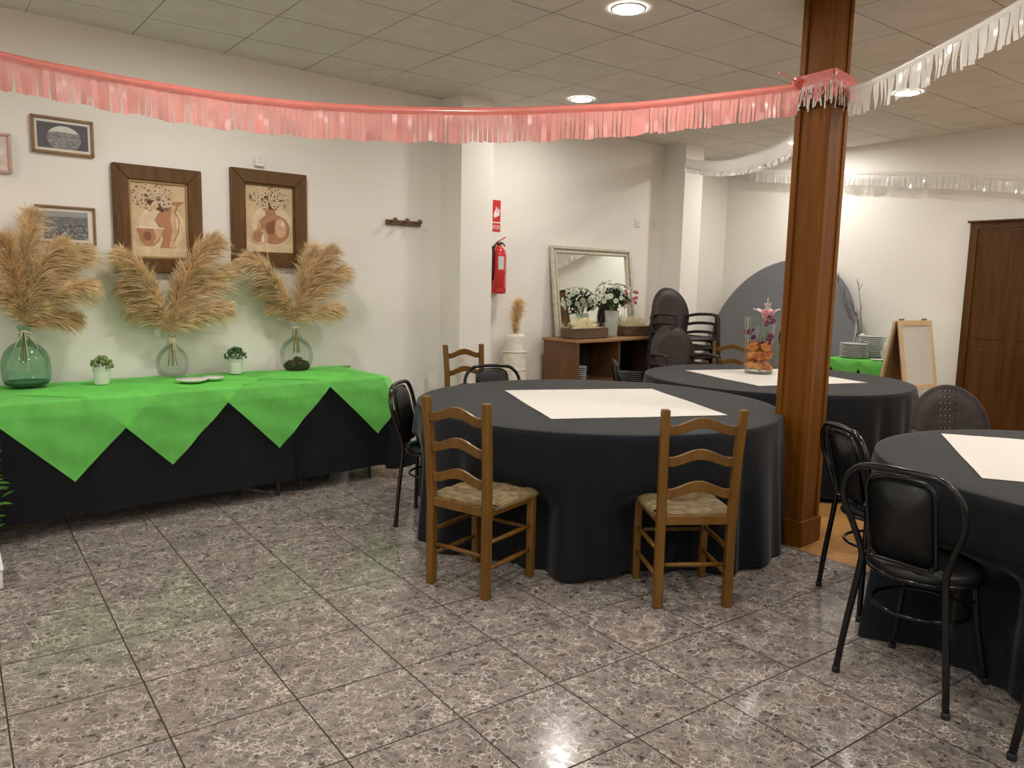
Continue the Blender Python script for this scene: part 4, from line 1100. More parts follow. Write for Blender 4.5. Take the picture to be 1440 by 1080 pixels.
# ================================================================== round tables
def round_cloth(R, h, hem, nf, seed, dents, label, group, amp=.036):
    rnd = random.Random(seed); N = 288
    fr = [(nf, rnd.uniform(0, 6), 1.0), (nf*.61, rnd.uniform(0, 6), .7), (nf*1.7, rnd.uniform(0, 6), .35), (5, rnd.uniform(0, 6), .5)]
    fr = [(round(a_), b_, c_) for a_, b_, c_ in fr]
    hw = [rnd.uniform(0, 6) for _ in range(2)]
    b = MB()
    def fold(th): return sum(c_*sin(a_*th+b_) for a_, b_, c_ in fr)/1.6
    def rad_at(th, z):
        s = (h-z)/(h-hem)
        r = R+.006*min(1, s*10)+.048*s
        f_ = fold(th); f_ = f_*abs(f_)**.3 if f_ else 0
        r += amp*(s**.75)*f_
        for (tc, wd, dep, zt) in dents:
            d = abs((th-tc+PI) % (2*PI)-PI)
            r -= dep*(1-smooth(wd*.75, wd*1.35, d))*smooth(0, 1, (zt-z)/.16)
        return r
    prof = [('t', k) for k in (0.0, .25, .5, .7, .85, .95, .985)]
    rows = []
    for _, k in prof[1:]:
        rows.append([b.vert((R*k*cos(2*PI*i/N), R*k*sin(2*PI*i/N), h+.0012*sin(5*2*PI*i/N)*k)) for i in range(N)])
    rows.append([b.vert((R*cos(2*PI*i/N), R*sin(2*PI*i/N), h-.0025)) for i in range(N)])
    nz = 18
    for k in range(1, nz+1):
        row = []
        for i in range(N):
            th = 2*PI*i/N
            hm = hem+.012*sin(3*th+hw[0])+.008*sin(7*th+hw[1])
            z = h-(h-hm)*(k/nz)**1.05
            r = rad_at(th, z)
            row.append(b.vert((r*cos(th), r*sin(th), max(.004, z))))
        rows.append(row)
    c0 = b.vert((0, 0, h))
    for i in range(N): b.face((rows[0][i], rows[0][(i+1) % N], c0), True)
    for A, B in zip(rows, rows[1:]):
        for i in range(N): b.face((A[i], B[i], B[(i+1) % N], A[(i+1) % N]), True)
    return b
TABLES = []
def table_set(c, R, h, hem, seed, dents, tl, cl, nf=26):
    t = thing('round_table', tl, 'table', (c[0], c[1], 0), 0, 'round tables')
    b = MB(); b.lathe([(0, h-.032), (R-.012, h-.032), (R-.006, h-.018), (R-.012, h-.004), (0, h-.004)], n=64, cap0=False, cap1=False); b.build('tabletop', M_['greyboard'], t)
    for k in range(4):
        a = PI/4+k*PI/2+.2
        b = MB(); b.tube([(.42*cos(a), .42*sin(a), h-.03), (.50*cos(a), .50*sin(a), 0)], .016, 8); b.build('leg', M_['gunmetal'], t)
    cb = round_cloth(R, h, hem, nf, seed, dents, cl, None)
    o = cb.build('tablecloth', M_['black'], loc=(c[0], c[1], 0)); tag(o, cl, 'tablecloth', 'black round tablecloths')
def paper_sheet(name, label, z, corners, seed, group, folds=2):
    A, B, C_, D = [Vector(q) for q in corners]
    rnd = random.Random(seed); b = MB()
    n = 40
    org = (A+B+C_+D)/4; org.z = z
    jag = [rnd.uniform(-1, 1) for _ in range(n+1)]
    def f(i, j):
        p = (A*(1-i)+B*i)*(1-j)+(D*(1-i)+C_*i)*j
        e = .004*jag[int(round(j*n))]*(1 if i == 0 else 0)
        zz = .0018+.0022*abs(sin(PI*folds*j))*.4 + .0012*sin(9*i+3*j)
        return Vector((p.x+e, p.y+e*.4, z+zz))-org
    b.grid(f, n, n)
    o = b.build(name, M_['paper'], loc=org); tag(o, label, 'table paper', group)
T1, T2, T3 = (3.261, 3.610), (5.482, 3.903), (3.948, 1.043)
def ang(c, p): return math.atan2(p[1]-c[1], p[0]-c[0])
H_ = .75
table_set(T1, 1.113, H_, .012, 21, [(ang(T1, (2.086, 3.112)), .25, .16, .50), (ang(T1, (2.818, 2.463)), .25, .16, .50), (ang(T1, (2.42, 4.08)), .26, .42, .56), (ang(T1, (3.25, 4.6)), .26, .36, .56)],
          'round table under the near black cloth', 'black tablecloth on the near round table, with two ladderback chairs in front')
table_set(T2, 1.048, H_, .03, 22, [(ang(T2, (4.66, 4.58)), .24, .25, .56)], 'round table under the far black cloth behind the pillar', 'black tablecloth on the far round table, behind the pillar')
table_set(T3, .980, H_, .012, 23, [(ang(T3, (2.94, 1.377)), .26, .22, .56), (ang(T3, (3.53, 1.845)), .27, .36, .56), (ang(T3, (2.9, .74)), .26, .20, .56)], 'round table under the black cloth at the right', 'black tablecloth on the round table at the right edge')
PG = 'white papers on the round tables'
paper_sheet('table_paper', 'white paper square on the near round table', H_+.001, [(3.02, 4.26, 0), (2.60, 3.225, 0), (3.585, 2.84, 0), (4.01, 3.85, 0)], 1, PG)
paper_sheet('table_paper', 'white paper square under the flower vase on the far round table', H_+.001, [(5.16, 4.58, 0), (4.87, 3.59, 0), (5.88, 3.32, 0), (6.10, 4.28, 0)], 2, PG)
A = atz(1323, 610, H_+.001); B = atz(1381, 673, H_+.001); dv = (A-B); dl = Vector((dv.y, -dv.x, 0)).normalized()
Lr = dv.length
paper_sheet('table_paper', 'white paper square on the round table at the right edge', H_+.001, [A, B, B+dl*1.0, A+dl*1.0], 3, PG)

# ================================================================== along the back wall, behind the tables
# tall white vase with a dried plume
c = Vector((4.345, 5.98, 0))
t = thing('floor_vase', 'tall white woven floor vase standing between the column and the desk', 'vase', c)
b = MB(); pr = []
for k in range(31):
    u = k/30; r_ = .088+.030*sin(PI*min(1, u*.95+.05))+.012*(1-u); r_ += .0035*(k % 2)
    pr.append((r_, .02+.98*u))
b.lathe([(0, 0), (.09, 0)]+pr+[(.082, .995), (.078, .80), (0, .78)], n=32, cap0=False, cap1=False); b.build('body', M_['vasew'], t)
b = MB()
for k in range(5): b.tube([(.122*cos(2*PI*j/28), .122*sin(2*PI*j/28), .15+.17*k) for j in range(28)], .005, 6, closed=True)
b.build('woven_band', M_['vasew'], t)
plume((.02, -.02, .36), 404, 'pampas_plume', 'short fluffy tan plume standing in the tall white floor vase', None, (c.x, c.y, .93), M_['pampas'], nh=1000, spread=.95, below=.14, start=.06)

# desk with open shelf
DA = WANG+.03
dz = .94
dk = thing('desk', 'brown wooden desk with open compartments below, in front of the mirror', 'desk', (4.895, 5.70, 0), DA)
def dbox(nm, x0, x1, y0, y1, z0, z1, m):
    b = MB(); b.box(((x0+x1)/2, (y0+y1)/2, (z0+z1)/2), (x1-x0, y1-y0, z1-z0)); return b.build(nm, m, dk, bevel=.004)
DW = 1.40
b = MB(); b.prism([(-.015, -.015), (.35, -.03), (.8, -.012), (DW+.01, .05), (DW+.01, .44), (-.015, .47)], .03, (0, 0, dz-.03), (1, 0, 0), (0, 1, 0)); b.build('desk_top', M_['desktop'], dk, bevel=.005)
dbox('side_panel', 0, .03, .0, .46, 0, dz-.031, M_['desk']); dbox('side_panel', DW-.03, DW, .06, .43, 0, dz-.031, M_['desk'])
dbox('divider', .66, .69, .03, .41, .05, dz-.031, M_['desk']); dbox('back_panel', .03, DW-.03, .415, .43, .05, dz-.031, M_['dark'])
dbox('shelf', .031, .659, .05, .41, .50, .525, M_['desk']); dbox('bottom_board', .03, DW-.03, .04, .41, .04, .065, M_['desk']); dbox('shelf', .691, DW-.031, .06, .41, .30, .325, M_['desk'])
def dpt(x, y, z): return Vector((4.895, 5.70, 0))+Vector((cos(DA)*x-sin(DA)*y, sin(DA)*x+cos(DA)*y, z))
# stacked plates
def plate_mesh(r_):
    b = MB(); b.lathe([(0, .001), (r_*.6, 0), (r_*.66, .003), (r_, .013), (r_, .017), (r_*.62, .008), (0, .007)], n=28, cap0=False, cap1=False); return b
PL = plate_mesh(.125).build('plate', M_['stackc'])
PLused = [False]
def plates(p, n, dz_, label, group, seed=0, r=None):
    rnd = random.Random(seed)
    for k in range(n):
        if not PLused[0]: o = PL; PLused[0] = True
        else:
            o = PL.copy(); COL.objects.link(o)
        o.location = (p[0]+rnd.uniform(-.003, .003), p[1]+rnd.uniform(-.003, .003), p[2]+k*dz_)
        if r: o.scale = (r, r, 1)
        pos = 'lowest plate' if k == 0 else ('topmost plate' if k == n-1 else '%s plate from the bottom' % ['', 'second', 'third', 'fourth', 'fifth', 'sixth', 'seventh', 'eighth', 'ninth', 'tenth', 'eleventh', 'twelfth'][k])
        tag(o, pos + ' of ' + label, 'plate', group)
plates(dpt(.17, .19, .066), 9, .020, 'the stack low in the left desk compartment', 'plates in the lower left desk compartment', 1)
plates(dpt(.47, .20, .066), 7, .020, 'the second stack in the left desk compartment', 'plates in the left desk compartment', 2)
plates(dpt(.17, .19, .526), 7, .020, 'the stack on the upper left desk shelf', 'plates on the left desk shelf', 3)
plates(dpt(.84, .20, .326), 12, .021, 'the tall stack behind the desk divider', 'plates behind the desk divider', 4)
plates(dpt(1.12, .22, .326), 11, .021, 'the stack at the right in the desk', 'plates at the right in the desk', 5)

# leaning mirror
mw, mh, mf = 1.215, .92, .072
mc = Vector((5.535, wally(5.535), 0))
t = thing('wall_mirror', 'large rectangular mirror with champagne frame leaning on the wall on the desk', 'mirror', mc+ND*.138+Vector((0, 0, dz+.001)), WANG)
lean = .14
Rm = Matrix.Rotation(-lean, 3, 'X')
def mpt(x, y, z): return Rm @ Vector((x, y, z))
b = MB()
for (o0, o1, y0, y1, mi) in ((0, .030, .0, -.040, 0), (.028, .050, .0, -.026, 1), (.048, mf, .0, -.034, 0)):
    b.mi = mi
    for sx in (-1, 1):
        q = [(sx*(mw/2-o0), o0), (sx*(mw/2-o0), mh-o0), (sx*(mw/2-o1), mh-o1), (sx*(mw/2-o1), o1)]
        a_ = [b.vert(mpt(x, y0, z)) for x, z in q]; c_ = [b.vert(mpt(x, y1, z)) for x, z in q]
        b.face(a_); b.face(c_)
        for k in range(4): b.face((a_[k], a_[(k+1) % 4], c_[(k+1) % 4], c_[k]))
    for top in (0, 1):
        zz = lambda o: (mh-o) if top else o
        q = [(-(mw/2-o0), zz(o0)), ((mw/2-o0), zz(o0)), ((mw/2-o1), zz(o1)), (-(mw/2-o1), zz(o1))]
        a_ = [b.vert(mpt(x, y0, z)) for x, z in q]; c_ = [b.vert(mpt(x, y1, z)) for x, z in q]
        b.face(a_); b.face(c_)
        for k in range(4): b.face((a_[k], a_[(k+1) % 4], c_[(k+1) % 4], c_[k]))
b.build('frame', [M_['mframe'], M_['mframed']], t, bevel=.004)
b = MB(); ids = [b.vert(mpt(x, -.012, z)) for x, z in ((-(mw/2-mf+.003), mf-.003), ((mw/2-mf+.003), mf-.003), ((mw/2-mf+.003), mh-mf+.003), (-(mw/2-mf+.003), mh-mf+.003))]; b.face(ids)
b.build('glass', M_['mirror'], t)
# crates with wood wool
def crate(p, rz, W, D, Hh, label, sl, seed):
    t = thing('wooden_crate', label, 'crate', p, rz, 'small wooden crates on the desk')
    for sy in (-1, 1):
        b = MB(); b.box((0, sy*(D/2-.005), Hh/2+.004), (W, .01, Hh-.008)); b.build('side_board', M_['crate'], t, bevel=.002)
    for sx in (-1, 1):
        b = MB(); b.box((sx*(W/2-.005), 0, Hh/2+.004), (.01, D-.02, Hh-.008)); b.build('end_board', M_['crate'], t, bevel=.002)
    b = MB(); b.box((0, 0, .006), (W-.02, D-.02, .010)); b.build('bottom_board', M_['crate'], t)
    rnd = random.Random(seed); b = MB()
    for k in range(900):
        x = rnd.gauss(0, .26)*W*.8; y = rnd.uniform(-.4, .4)*D
        x = max(-W*.45, min(W*.45, x)); z = Hh*.72+rnd.random()*.125*math.exp(-(x/(W*.38))**4)
        if k > 800: z = Hh*.72
        a = rnd.uniform(0, 2*PI); ln = rnd.uniform(.02, .05); q = Vector((cos(a), sin(a), rnd.uniform(-.4, .5))).normalized()
        s = q.orthogonal().normalized()*.0016; c0 = Vector((x, y, z)); pr_ = None
        for u in (-1, -.3, .4, 1):
            c = c0+q*ln*u*.5+Vector((0, 0, .010*(1-u*u)))
            c.x = max(-W/2+.014, min(W/2-.014, c.x)) if c.z < Hh else c.x; c.y = max(-D/2+.014, min(D/2-.014, c.y)) if c.z < Hh else c.y
            i0, i1 = b.vert(c-s), b.vert(c+s)
            if pr_: b.face((pr_[0], pr_[1], i1, i0))
            pr_ = (i0, i1)
    b.mi = 0
    b.ball((0, 0, Hh*.62), .05, 14, 8, (W*7, D*6.5, 1.5))
    o = b.build('wood_wool', M_['straw'], loc=p, rot=(0, 0, rz)); tag(o, sl, 'wood wool', None, 'stuff')
crate(dpt(.27, .155, dz+.001), DA, .50, .19, .105, 'brown wooden crate of wood wool at the left end of the desk', 'pale wood wool filling the left crate on the desk', 1)
crate(dpt(1.17, .235, dz+.001), DA-.20, .44, .20, .10, 'brown wooden crate of wood wool at the right end of the desk', 'pale wood wool filling the right crate on the desk', 2)
# bouquet
bp_ = dpt(.715, .185, dz+.001)
t = thing('flower_vase', 'frosted glass vase holding white flowers before the mirror', 'vase', bp_)
b = MB(); b.lathe([(0, .004), (.060, .002), (.062, .02), (.066, .15), (.075, .27), (.071, .27), (.062, .15), (.056, .03), (0, .025)], n=28, cap0=False, cap1=False); b.build('body', M_['frost'], t)
t = thing('flower_bouquet', 'bouquet of white flowers with pink sprays in the frosted vase', 'flowers', bp_+Vector((0, 0, .27)))
rnd = random.Random(77)
b = MB()
for k in range(9):
    a = rnd.uniform(0, 2*PI); b.tube([(.02*cos(a+2), .02*sin(a+2), -.2), (.01*cos(a), .01*sin(a), 0), (.09*cos(a), .09*sin(a), .14)], .003, 5)
b.build('stems', M_['gstem'], t)
b = MB()
for k in range(190):
    a = rnd.uniform(0, 2*PI); el = rnd.uniform(-.6, 1.3); R = rnd.uniform(.05, .20)
    c = Vector((cos(a)*cos(el)*R*1.15, sin(a)*cos(el)*R*.7, .10+sin(el)*R*.85))
    n_ = Vector((rnd.gauss(0, 1), rnd.gauss(0, 1), rnd.gauss(0, 1))).normalized(); x_ = n_.orthogonal().normalized(); y_ = n_.cross(x_); ln = rnd.uniform(.025, .05)
    b.face([b.vert(c-x_*ln), b.vert(c+y_*ln*.4+n_*.004), b.vert(c+x_*ln), b.vert(c-y_*ln*.4+n_*.004)])
b.build('foliage', M_['leafd'], t)
def flower(b, c, r, n_, layers=3, petals=6, open_=.8, rnd=random):
    n_ = n_.normalized(); x_ = n_.orthogonal().normalized(); y_ = n_.cross(x_)
    for l in range(layers):
        rr = r*(1-.27*l); tilt = open_*(1-.33*l)
        for k in range(petals):
            a = 2*PI*(k+.5*l)/petals
            d = (x_*cos(a)+y_*sin(a)); s = n_.cross(d)
            tip = d*sin(tilt*PI/2)+n_*cos(tilt*PI/2)
            p0 = c; p1 = c+tip*rr*.6+n_*rr*.12; p2 = c+tip*rr+n_*rr*.02*l
            w_ = rr*.52
            i = [b.vert(p0), b.vert(p1-s*w_), b.vert(p2-s*w_*.55), b.vert(p2+s*w_*.55), b.vert(p1+s*w_)]
            b.face((i[0], i[1], i[4])); b.face((i[1], i[2], i[3], i[4]), True)
for k in range(44):
    a = rnd.uniform(0, 2*PI); el = rnd.uniform(-.45, 1.4); R = rnd.uniform(.16, .235)
    d = Vector((cos(a)*cos(el)*1.1, sin(a)*cos(el)*.7, sin(el)*.9))
    b = MB(); flower(b, d*R+Vector((0, 0, .115)), rnd.uniform(.024, .036), d, 3, 6, .85); b.build('white_blossom', M_['petalw'], t)
for k in range(16):
    d = Vector((.215+.07*cos(k*2.4), -.05+.04*sin(k*2.4), .14+.06*sin(k*1.7)))
    b = MB(); flower(b, d, .021, Vector((-.4, -1, .5)), 2, 5, .85); b.build('pink_blossom', M_['petalp'] if k % 3 else M_['petalw'], t)

# big round top leaning against the right wall
R_ = .965; bx_ = 7.56; tilt = math.asin((XR-.012-bx_-.03)/(2*R_))
t = thing('folded_round_table', 'big grey round table top leaning on its edge against the far wall', 'table', (bx_, 5.62, 0))
up_ = Vector((sin(tilt), 0, cos(tilt))); nx = Vector((-cos(tilt), 0, sin(tilt)))
n = 96; cen = up_*R_+Vector((.016, 0, .002))
for nm, r0, w0, mat in (('disc', R_-.006, .026, M_['greyboard']), ):
    b = MB(); f_ = [b.vert(cen+Vector((0, 1, 0))*(r0*cos(2*PI*k/n))+up_*(r0*sin(2*PI*k/n))+nx*w0/2) for k in range(n)]
    k_ = [b.vert(v-nx*w0) for v in [b.v[i].copy() for i in f_]]
    b.face(f_); b.face(k_[::-1])
    for k in range(n): b.face((f_[k], f_[(k+1) % n], k_[(k+1) % n], k_[k]), True)
    b.build(nm, mat, t)
b = MB(); b.tube([cen+Vector((0, 1, 0))*((R_-.004)*cos(2*PI*k/n))+up_*((R_-.004)*sin(2*PI*k/n)) for k in range(n)], .0125, 8, closed=True); b.build('edge_band', M_['greyedge'], t)

# green-covered side table at the right wall
gx, gy, gw, gd, gh = 7.82, 4.385, .66, .58, .765
t = thing('side_table', 'small side table under green cloth by the right wall', 'table', (gx, gy, 0))
b = MB(); b.box((0, 0, gh-.02), (gw, gd, .03)); b.build('tabletop', M_['gunmetal'], t)
for sx in (-1, 1):
    for sy in (-1, 1):
        b = MB(); b.tube([(sx*(gw/2-.05), sy*(gd/2-.05), 0), (sx*(gw/2-.05), sy*(gd/2-.05), gh-.03)], .014, 8); b.build('leg', M_['gunmetal'], t)
def box_drape(off, hem_fn, mat, name, label, cat):
    b = MB(); hx, hy = gw/2+off+.004, gd/2+off+.004
    per = []
    for k in range(24): per.append((-hx+2*hx*k/24, -hy))
    for k in range(24): per.append((hx, -hy+2*hy*k/24))
    for k in range(24): per.append((hx-2*hx*k/24, hy))
    for k in range(24): per.append((-hx, hy-2*hy*k/24))
    n = len(per); rows = []
    for s in (.0, .5, .97): rows.append([b.vert((x*s, y*s, gh+off+.001)) for x, y in per])
    for u in (.02, .25, .5, .75, 1.0):
        row = []
        for i, (x, y) in enumerate(per):
            d = hem_fn(i % 24/24, i//24)*u
            k_ = 1+.05*d; row.append(b.vert((x*k_, y*k_, gh+off-d)))
        rows.append(row)
    for A, B in zip(rows, rows[1:]):
        for i in range(n): b.face((A[i], A[(i+1) % n], B[(i+1) % n], B[i]), True)
    o = b.build(name, mat, loc=(gx, gy, 0)); tag(o, label, cat)
box_drape(.003, lambda u, s: .68, M_['black'], 'tablecloth', 'black cloth under the green one on the side table by the right wall', 'tablecloth')
box_drape(.008, lambda u, s: .08+.34*abs(((u*2+.32) % 1)*2-1), M_['green'], 'table_topper', 'green cloth on the side table between the grey disc and the folding board', 'green cloth')
GZ = gh+.0105
plates((7.66, 4.50, GZ), 9, .017, 'the front stack on the green side table', 'plates stacked in front on the side table', 6, 1.15)
plates((7.93, 4.47, GZ), 12, .019, 'the rear stack on the green side table', 'plates stacked behind on the side table', 7, 1.15)
p = Vector((7.98, 4.60-.22, GZ))
t = thing('bag', 'crumpled white plastic bag beside the plates on the green side table', 'plastic bag', (7.80, 4.17, GZ))
rnd = random.Random(8); b = MB()
def bf(i, j):
    a = 2*PI*i; z = j; r_ = .085*(1-.35*z**2)*(1+.10*sin(5*a+3*z*4)+.07*sin(9*a+8*z)); r_ = r_ if z < 1 else .02
    return (r_*cos(a), r_*1.2*sin(a), .19*z)
b.grid(bf, 30, 10, True, True); b.build('sack', M_['bag'], t)
b = MB()
for k in range(26):
    c = Vector((rnd.uniform(-.04, .05), rnd.uniform(-.09, .02), .15+rnd.uniform(-.03, .05))); b.ball(c, .014, 6, 5)
b.build('green_sprig', M_['leafl'], t)
o = plate_mesh(.075).build('plate', M_['china'], loc=(7.58, 4.19, GZ)); tag(o, 'small white plate at the front of the green side table', 'plate')
# twigs in a vase
t = thing('twig_vase', 'slim vase of bare twigs behind the grey disc', 'vase', (7.99, 4.615, GZ))
b = MB(); b.lathe([(0, 0), (.035, 0), (.045, .06), (.030, .16), (.022, .22), (.024, .24), (.018, .24), (0, .20)], n=18, cap0=False, cap1=False); b.build('body', M_['whitepot'], t)
rnd = random.Random(31)
for k, (x, y) in enumerate(((1206, 392), (1176, 388), (1198, 426), (1204, 438), (1184, 402), (1195, 470-8))):
    e = atX(x, y, 7.93+.02*(k % 3)) - Vector((7.99, 4.615, GZ))
    b = MB(); s0 = Vector((0, 0, .10)); mid = s0*.5+e*.5+Vector((rnd.uniform(-.02, .02), rnd.uniform(-.03, .03), .02))
    m2 = mid*.4+e*.6
    b.tube(catmull([s0, mid, e], 5), [.005-.0032*q/10 for q in range(11)], 6)
    for q in range(5):
        u = rnd.uniform(.45, .92); p_ = mid*(1-u)+e*u if u > .5 else mid
        dd = (e-mid).normalized(); qv = Vector((rnd.uniform(-.3, .3), rnd.uniform(-1, 1), rnd.uniform(-.2, .8)))
        qv = (dd*.8+qv*.7).normalized()*rnd.uniform(.05, .12)
        b.tube([p_, p_+qv*.5+Vector((0, 0, .006)), p_+qv], [.0026, .002, .0012], 5)
    b.build('twig', M_['twig'], t)
# A-frame board
ay, ah = 3.70, 1.215
t = thing('a_frame_board', 'pale wooden a-frame folding board with white panel beside the far round table', 'folding board', (7.24, ay, 0), -.10)
aw = .50
for side in (-1, 1):
    foot = side*.235
    vdir = Vector((0, foot-side*.02, -ah+.02)).normalized(); vlen = math.hypot(foot, ah)
    top_ = Vector((0, side*.016, ah)); Nn = Vector((1, 0, 0)).cross(vdir).normalized()
    if Nn.y*side < 0: Nn = -Nn
    Rr = Matrix((Vector((1, 0, 0)), Nn, -vdir)).transposed()
    def bb(b, x, s, sx, sz, th=.022, dn=0): b.box(top_+Vector((x, 0, 0))+vdir*s+Nn*dn, (sx, th, sz), Rr)
    b = MB()
    for sx in (-1, 1): bb(b, sx*(aw/2-.022), vlen/2, .044, vlen-.01)
    bb(b, 0, .03, aw-.09, .05); bb(b, 0, vlen*.50, aw-.09, .045)
    b.build('leaf_frame', M_['pine'], t, bevel=.004)
    b = MB(); bb(b, 0, vlen*.26, aw-.088, vlen*.45, .006, side*0)
    b.build('panel', M_['panelw'] if side < 0 else M_['hardboard'], t)
    if side < 0:
        b = MB(); bb(b, 0, vlen*.26, aw-.09, vlen*.44, .004, -.007); b.build('panel_back', M_['hardboard'], t)
for sx in (-1, 1):
    b = MB(); b.tube([(sx*.17-.03, 0, ah+.004), (sx*.17+.03, 0, ah+.004)], .008, 8); b.build('hinge', M_['brass'], t)
# wire hoop on the far table
p = Vector((5.745, 3.86, H_+.002))
t = thing('wire_hoop', 'black wire hoop stand half hidden behind the pillar on the far table', 'decoration', p, rad(34))
b = MB(); b.tube([(0, .165*cos(2*PI*k/40), .315+.165*sin(2*PI*k/40)) for k in range(40)], .006, 8, closed=True); b.build('hoop', M_['blackmetal'], t)
b = MB(); b.tube([(0, 0, .01), (0, 0, .152)], .005, 8); b.build('rod', M_['blackmetal'], t)
b = MB(); b.lathe([(0, 0), (.06, 0), (.06, .010), (0, .012)], n=24, cap0=False, cap1=False); b.build('base', M_['blackmetal'], t)

# glass of roses on the far table
vp = atz(1066, 526, H_+.004); vp += (vp-Vector((0, 0, vp.z))).normalized()*.09
t = thing('glass_vase', 'tall flared glass vase of orange roses on the far round table', 'vase', vp)
b = MB(); b.lathe([(0, .003), (.112, .001), (.116, .012), (.120, .10), (.128, .25), (.138, .39), (.142, .475)], n=40, cap0=False, cap1=False); b.build('body', M_['fglass'], t)
b = MB(); b.tube([(.142*cos(2*PI*k/40), .142*sin(2*PI*k/40), .475) for k in range(40)], .0028, 6, closed=True); b.build('rim', M_['fglass'], t)
b = MB(); b.lathe([(0, .004), (.110, .004), (.112, .014), (0, .016)], n=40, cap0=False, cap1=False); b.build('thick_bottom', M_['fglass'], t)
rnd = random.Random(12)
def rose(c, r, seed):
    b = MB(); rn = random.Random(seed)
    for l in range(4):
        np_ = (6, 5, 4, 3)[l]; rr = r*(1, .78, .54, .30)[l]
        for k in range(np_):
            a = 2*PI*(k+.4*l)/np_+rn.uniform(-.1, .1); d = Vector((cos(a), sin(a), 0)); s = Vector((-sin(a), cos(a), 0))
            def f(i, j, d=d, s=s, rr=rr, l=l):
                v = (j-.5)*2; u = i
                lift = r*(.15+1.05*u) if l else r*(.05+.85*u)
                curl = -.22*r*max(0, u-.75)*4*(1 if l < 2 else .3)
                out_ = rr*(.35+.65*math.sqrt(u))-(.18*rr*u*u*l*.5)
                return d*(out_-.30*rr*v*v-curl*.6)+s*(v*rr*.62*math.sqrt(max(.05, u)))+Vector((0, 0, lift-r*.6+curl*.8-.10*r*v*v*u))
            b.grid(f, 5, 4)
    o = b.build('rose', M_['rose'], loc=c, solid=0.0); o.rotation_euler = (rn.uniform(-.7, .7), rn.uniform(-.7, .7), rn.uniform(0, 6)); return o
rs_spots = []
for lv, (z, n_, r_) in enumerate(((.062, 5, .066), (.150, 4, .062), (.225, 4, .07))):
    for k in range(n_):
        a = 2*PI*k/n_+lv*.7; rs_spots.append((r_*cos(a), r_*sin(a), z))
rs_spots += [(0, 0, .105), (0, .0, .19)]
for k, s in enumerate(rs_spots):
    o = rose(vp+Vector(s), .056, 50+k)
    lev = 'bottom layer' if s[2] < .1 else ('middle layer' if s[2] < .2 else 'top layer')
    tag(o, 'orange rose bloom in the %s inside the flared glass vase' % lev, 'rose', 'orange roses in the glass vase, ' + lev)
def sprig(p_, name, label, mat, n_, r_, grp, seed, spread=.06):
    t = thing(name, label, 'flower', p_, 0, grp); rn = random.Random(seed)
    b = MB(); b.tube([(0, 0, -.06), (.005, .004, 0), (.0, 0, spread)], .003, 6); b.build('stem', M_['gstem'], t)
    for k in range(n_):
        c = Vector((rn.uniform(-1, 1)*spread, rn.uniform(-1, 1)*spread, rn.uniform(-.4, .9)*spread))
        b = MB(); flower(b, c, r_, Vector((rn.uniform(-1, 1), rn.uniform(-1, 1), rn.uniform(-.2, 1))), 2, 5, .85); b.build('blossom', mat, t)
OG = 'purple orchid sprays in the glass vase'
sprig(vp+Vector((0.01, 0, .265)), 'orchid_spray', 'purple orchid spray just above the roses in the glass vase', M_['orchid'], 7, .026, OG, 1)
sprig(vp+Vector((.075*rgt.x, .075*rgt.y, .30)), 'orchid_spray', 'purple orchid spray at the right inside the glass vase', M_['orchid'], 4, .022, OG, 2, .04)
sprig(vp+Vector((-.085*rgt.x, -.085*rgt.y, .345)), 'orchid_spray', 'purple orchid spray at the upper left inside the glass vase', M_['orchid'], 4, .022, OG, 3, .04)
sprig(vp+Vector((.03*rgt.x, .03*rgt.y, .425)), 'orchid_spray', 'purple orchid spray below the pink lily at the vase rim', M_['orchid'], 7, .024, OG, 4, .06)
t = thing('lily', 'pink lily rising above the rim of the flared glass vase', 'flower', vp+Vector((.045*rgt.x, .045*rgt.y, .450)))
t.scale = (1.3, 1.3, 1.3)
b = MB(); b.tube(catmull([(-.03, .01, -.24), (-.02, 0, -.1), (0, 0, .0)], 5), .0045, 8); b.build('stem', M_['gstem'], t)
for q in range(2):
    for k in range(3):
        a = 2*PI*k/3+q*PI/3+.4; d = Vector((cos(a), sin(a), 0)); s = Vector((-sin(a), cos(a), 0)); b = MB(); L_ = .118-.012*q
        def f(i, j):
            v = (j-.5)*2; u = i; wd = .030*sin(PI*min(.97, u*.88+.08))**.8
            b.mi = 0
            return d*(L_*(.16*u+.62*u*u))+s*(v*wd)+Vector((0, 0, .098*u-.020*u**4-.006*v*v))
        b.grid(f, 10, 4)
        for fi in range(len(b.f)):
            if fi % 4 in (0, 3) or fi >= 32: b.m[fi] = 1
        b.build('petal', [M_['lily'], M_['lilyw']], t)
b = MB()
for k in range(5):
    a = 2*PI*k/5; b.tube([(0, 0, .02), (.010*cos(a), .010*sin(a), .075), (.018*cos(a), .018*sin(a), .105)], .0016, 5); b.ball((.018*cos(a), .018*sin(a), .107), .004, 6, 5, (1, 1, 1.6))
b.tube([(0, 0, .02), (0, 0, .15)], .0018, 5); b.build('stamen', M_['lilyw'], t)

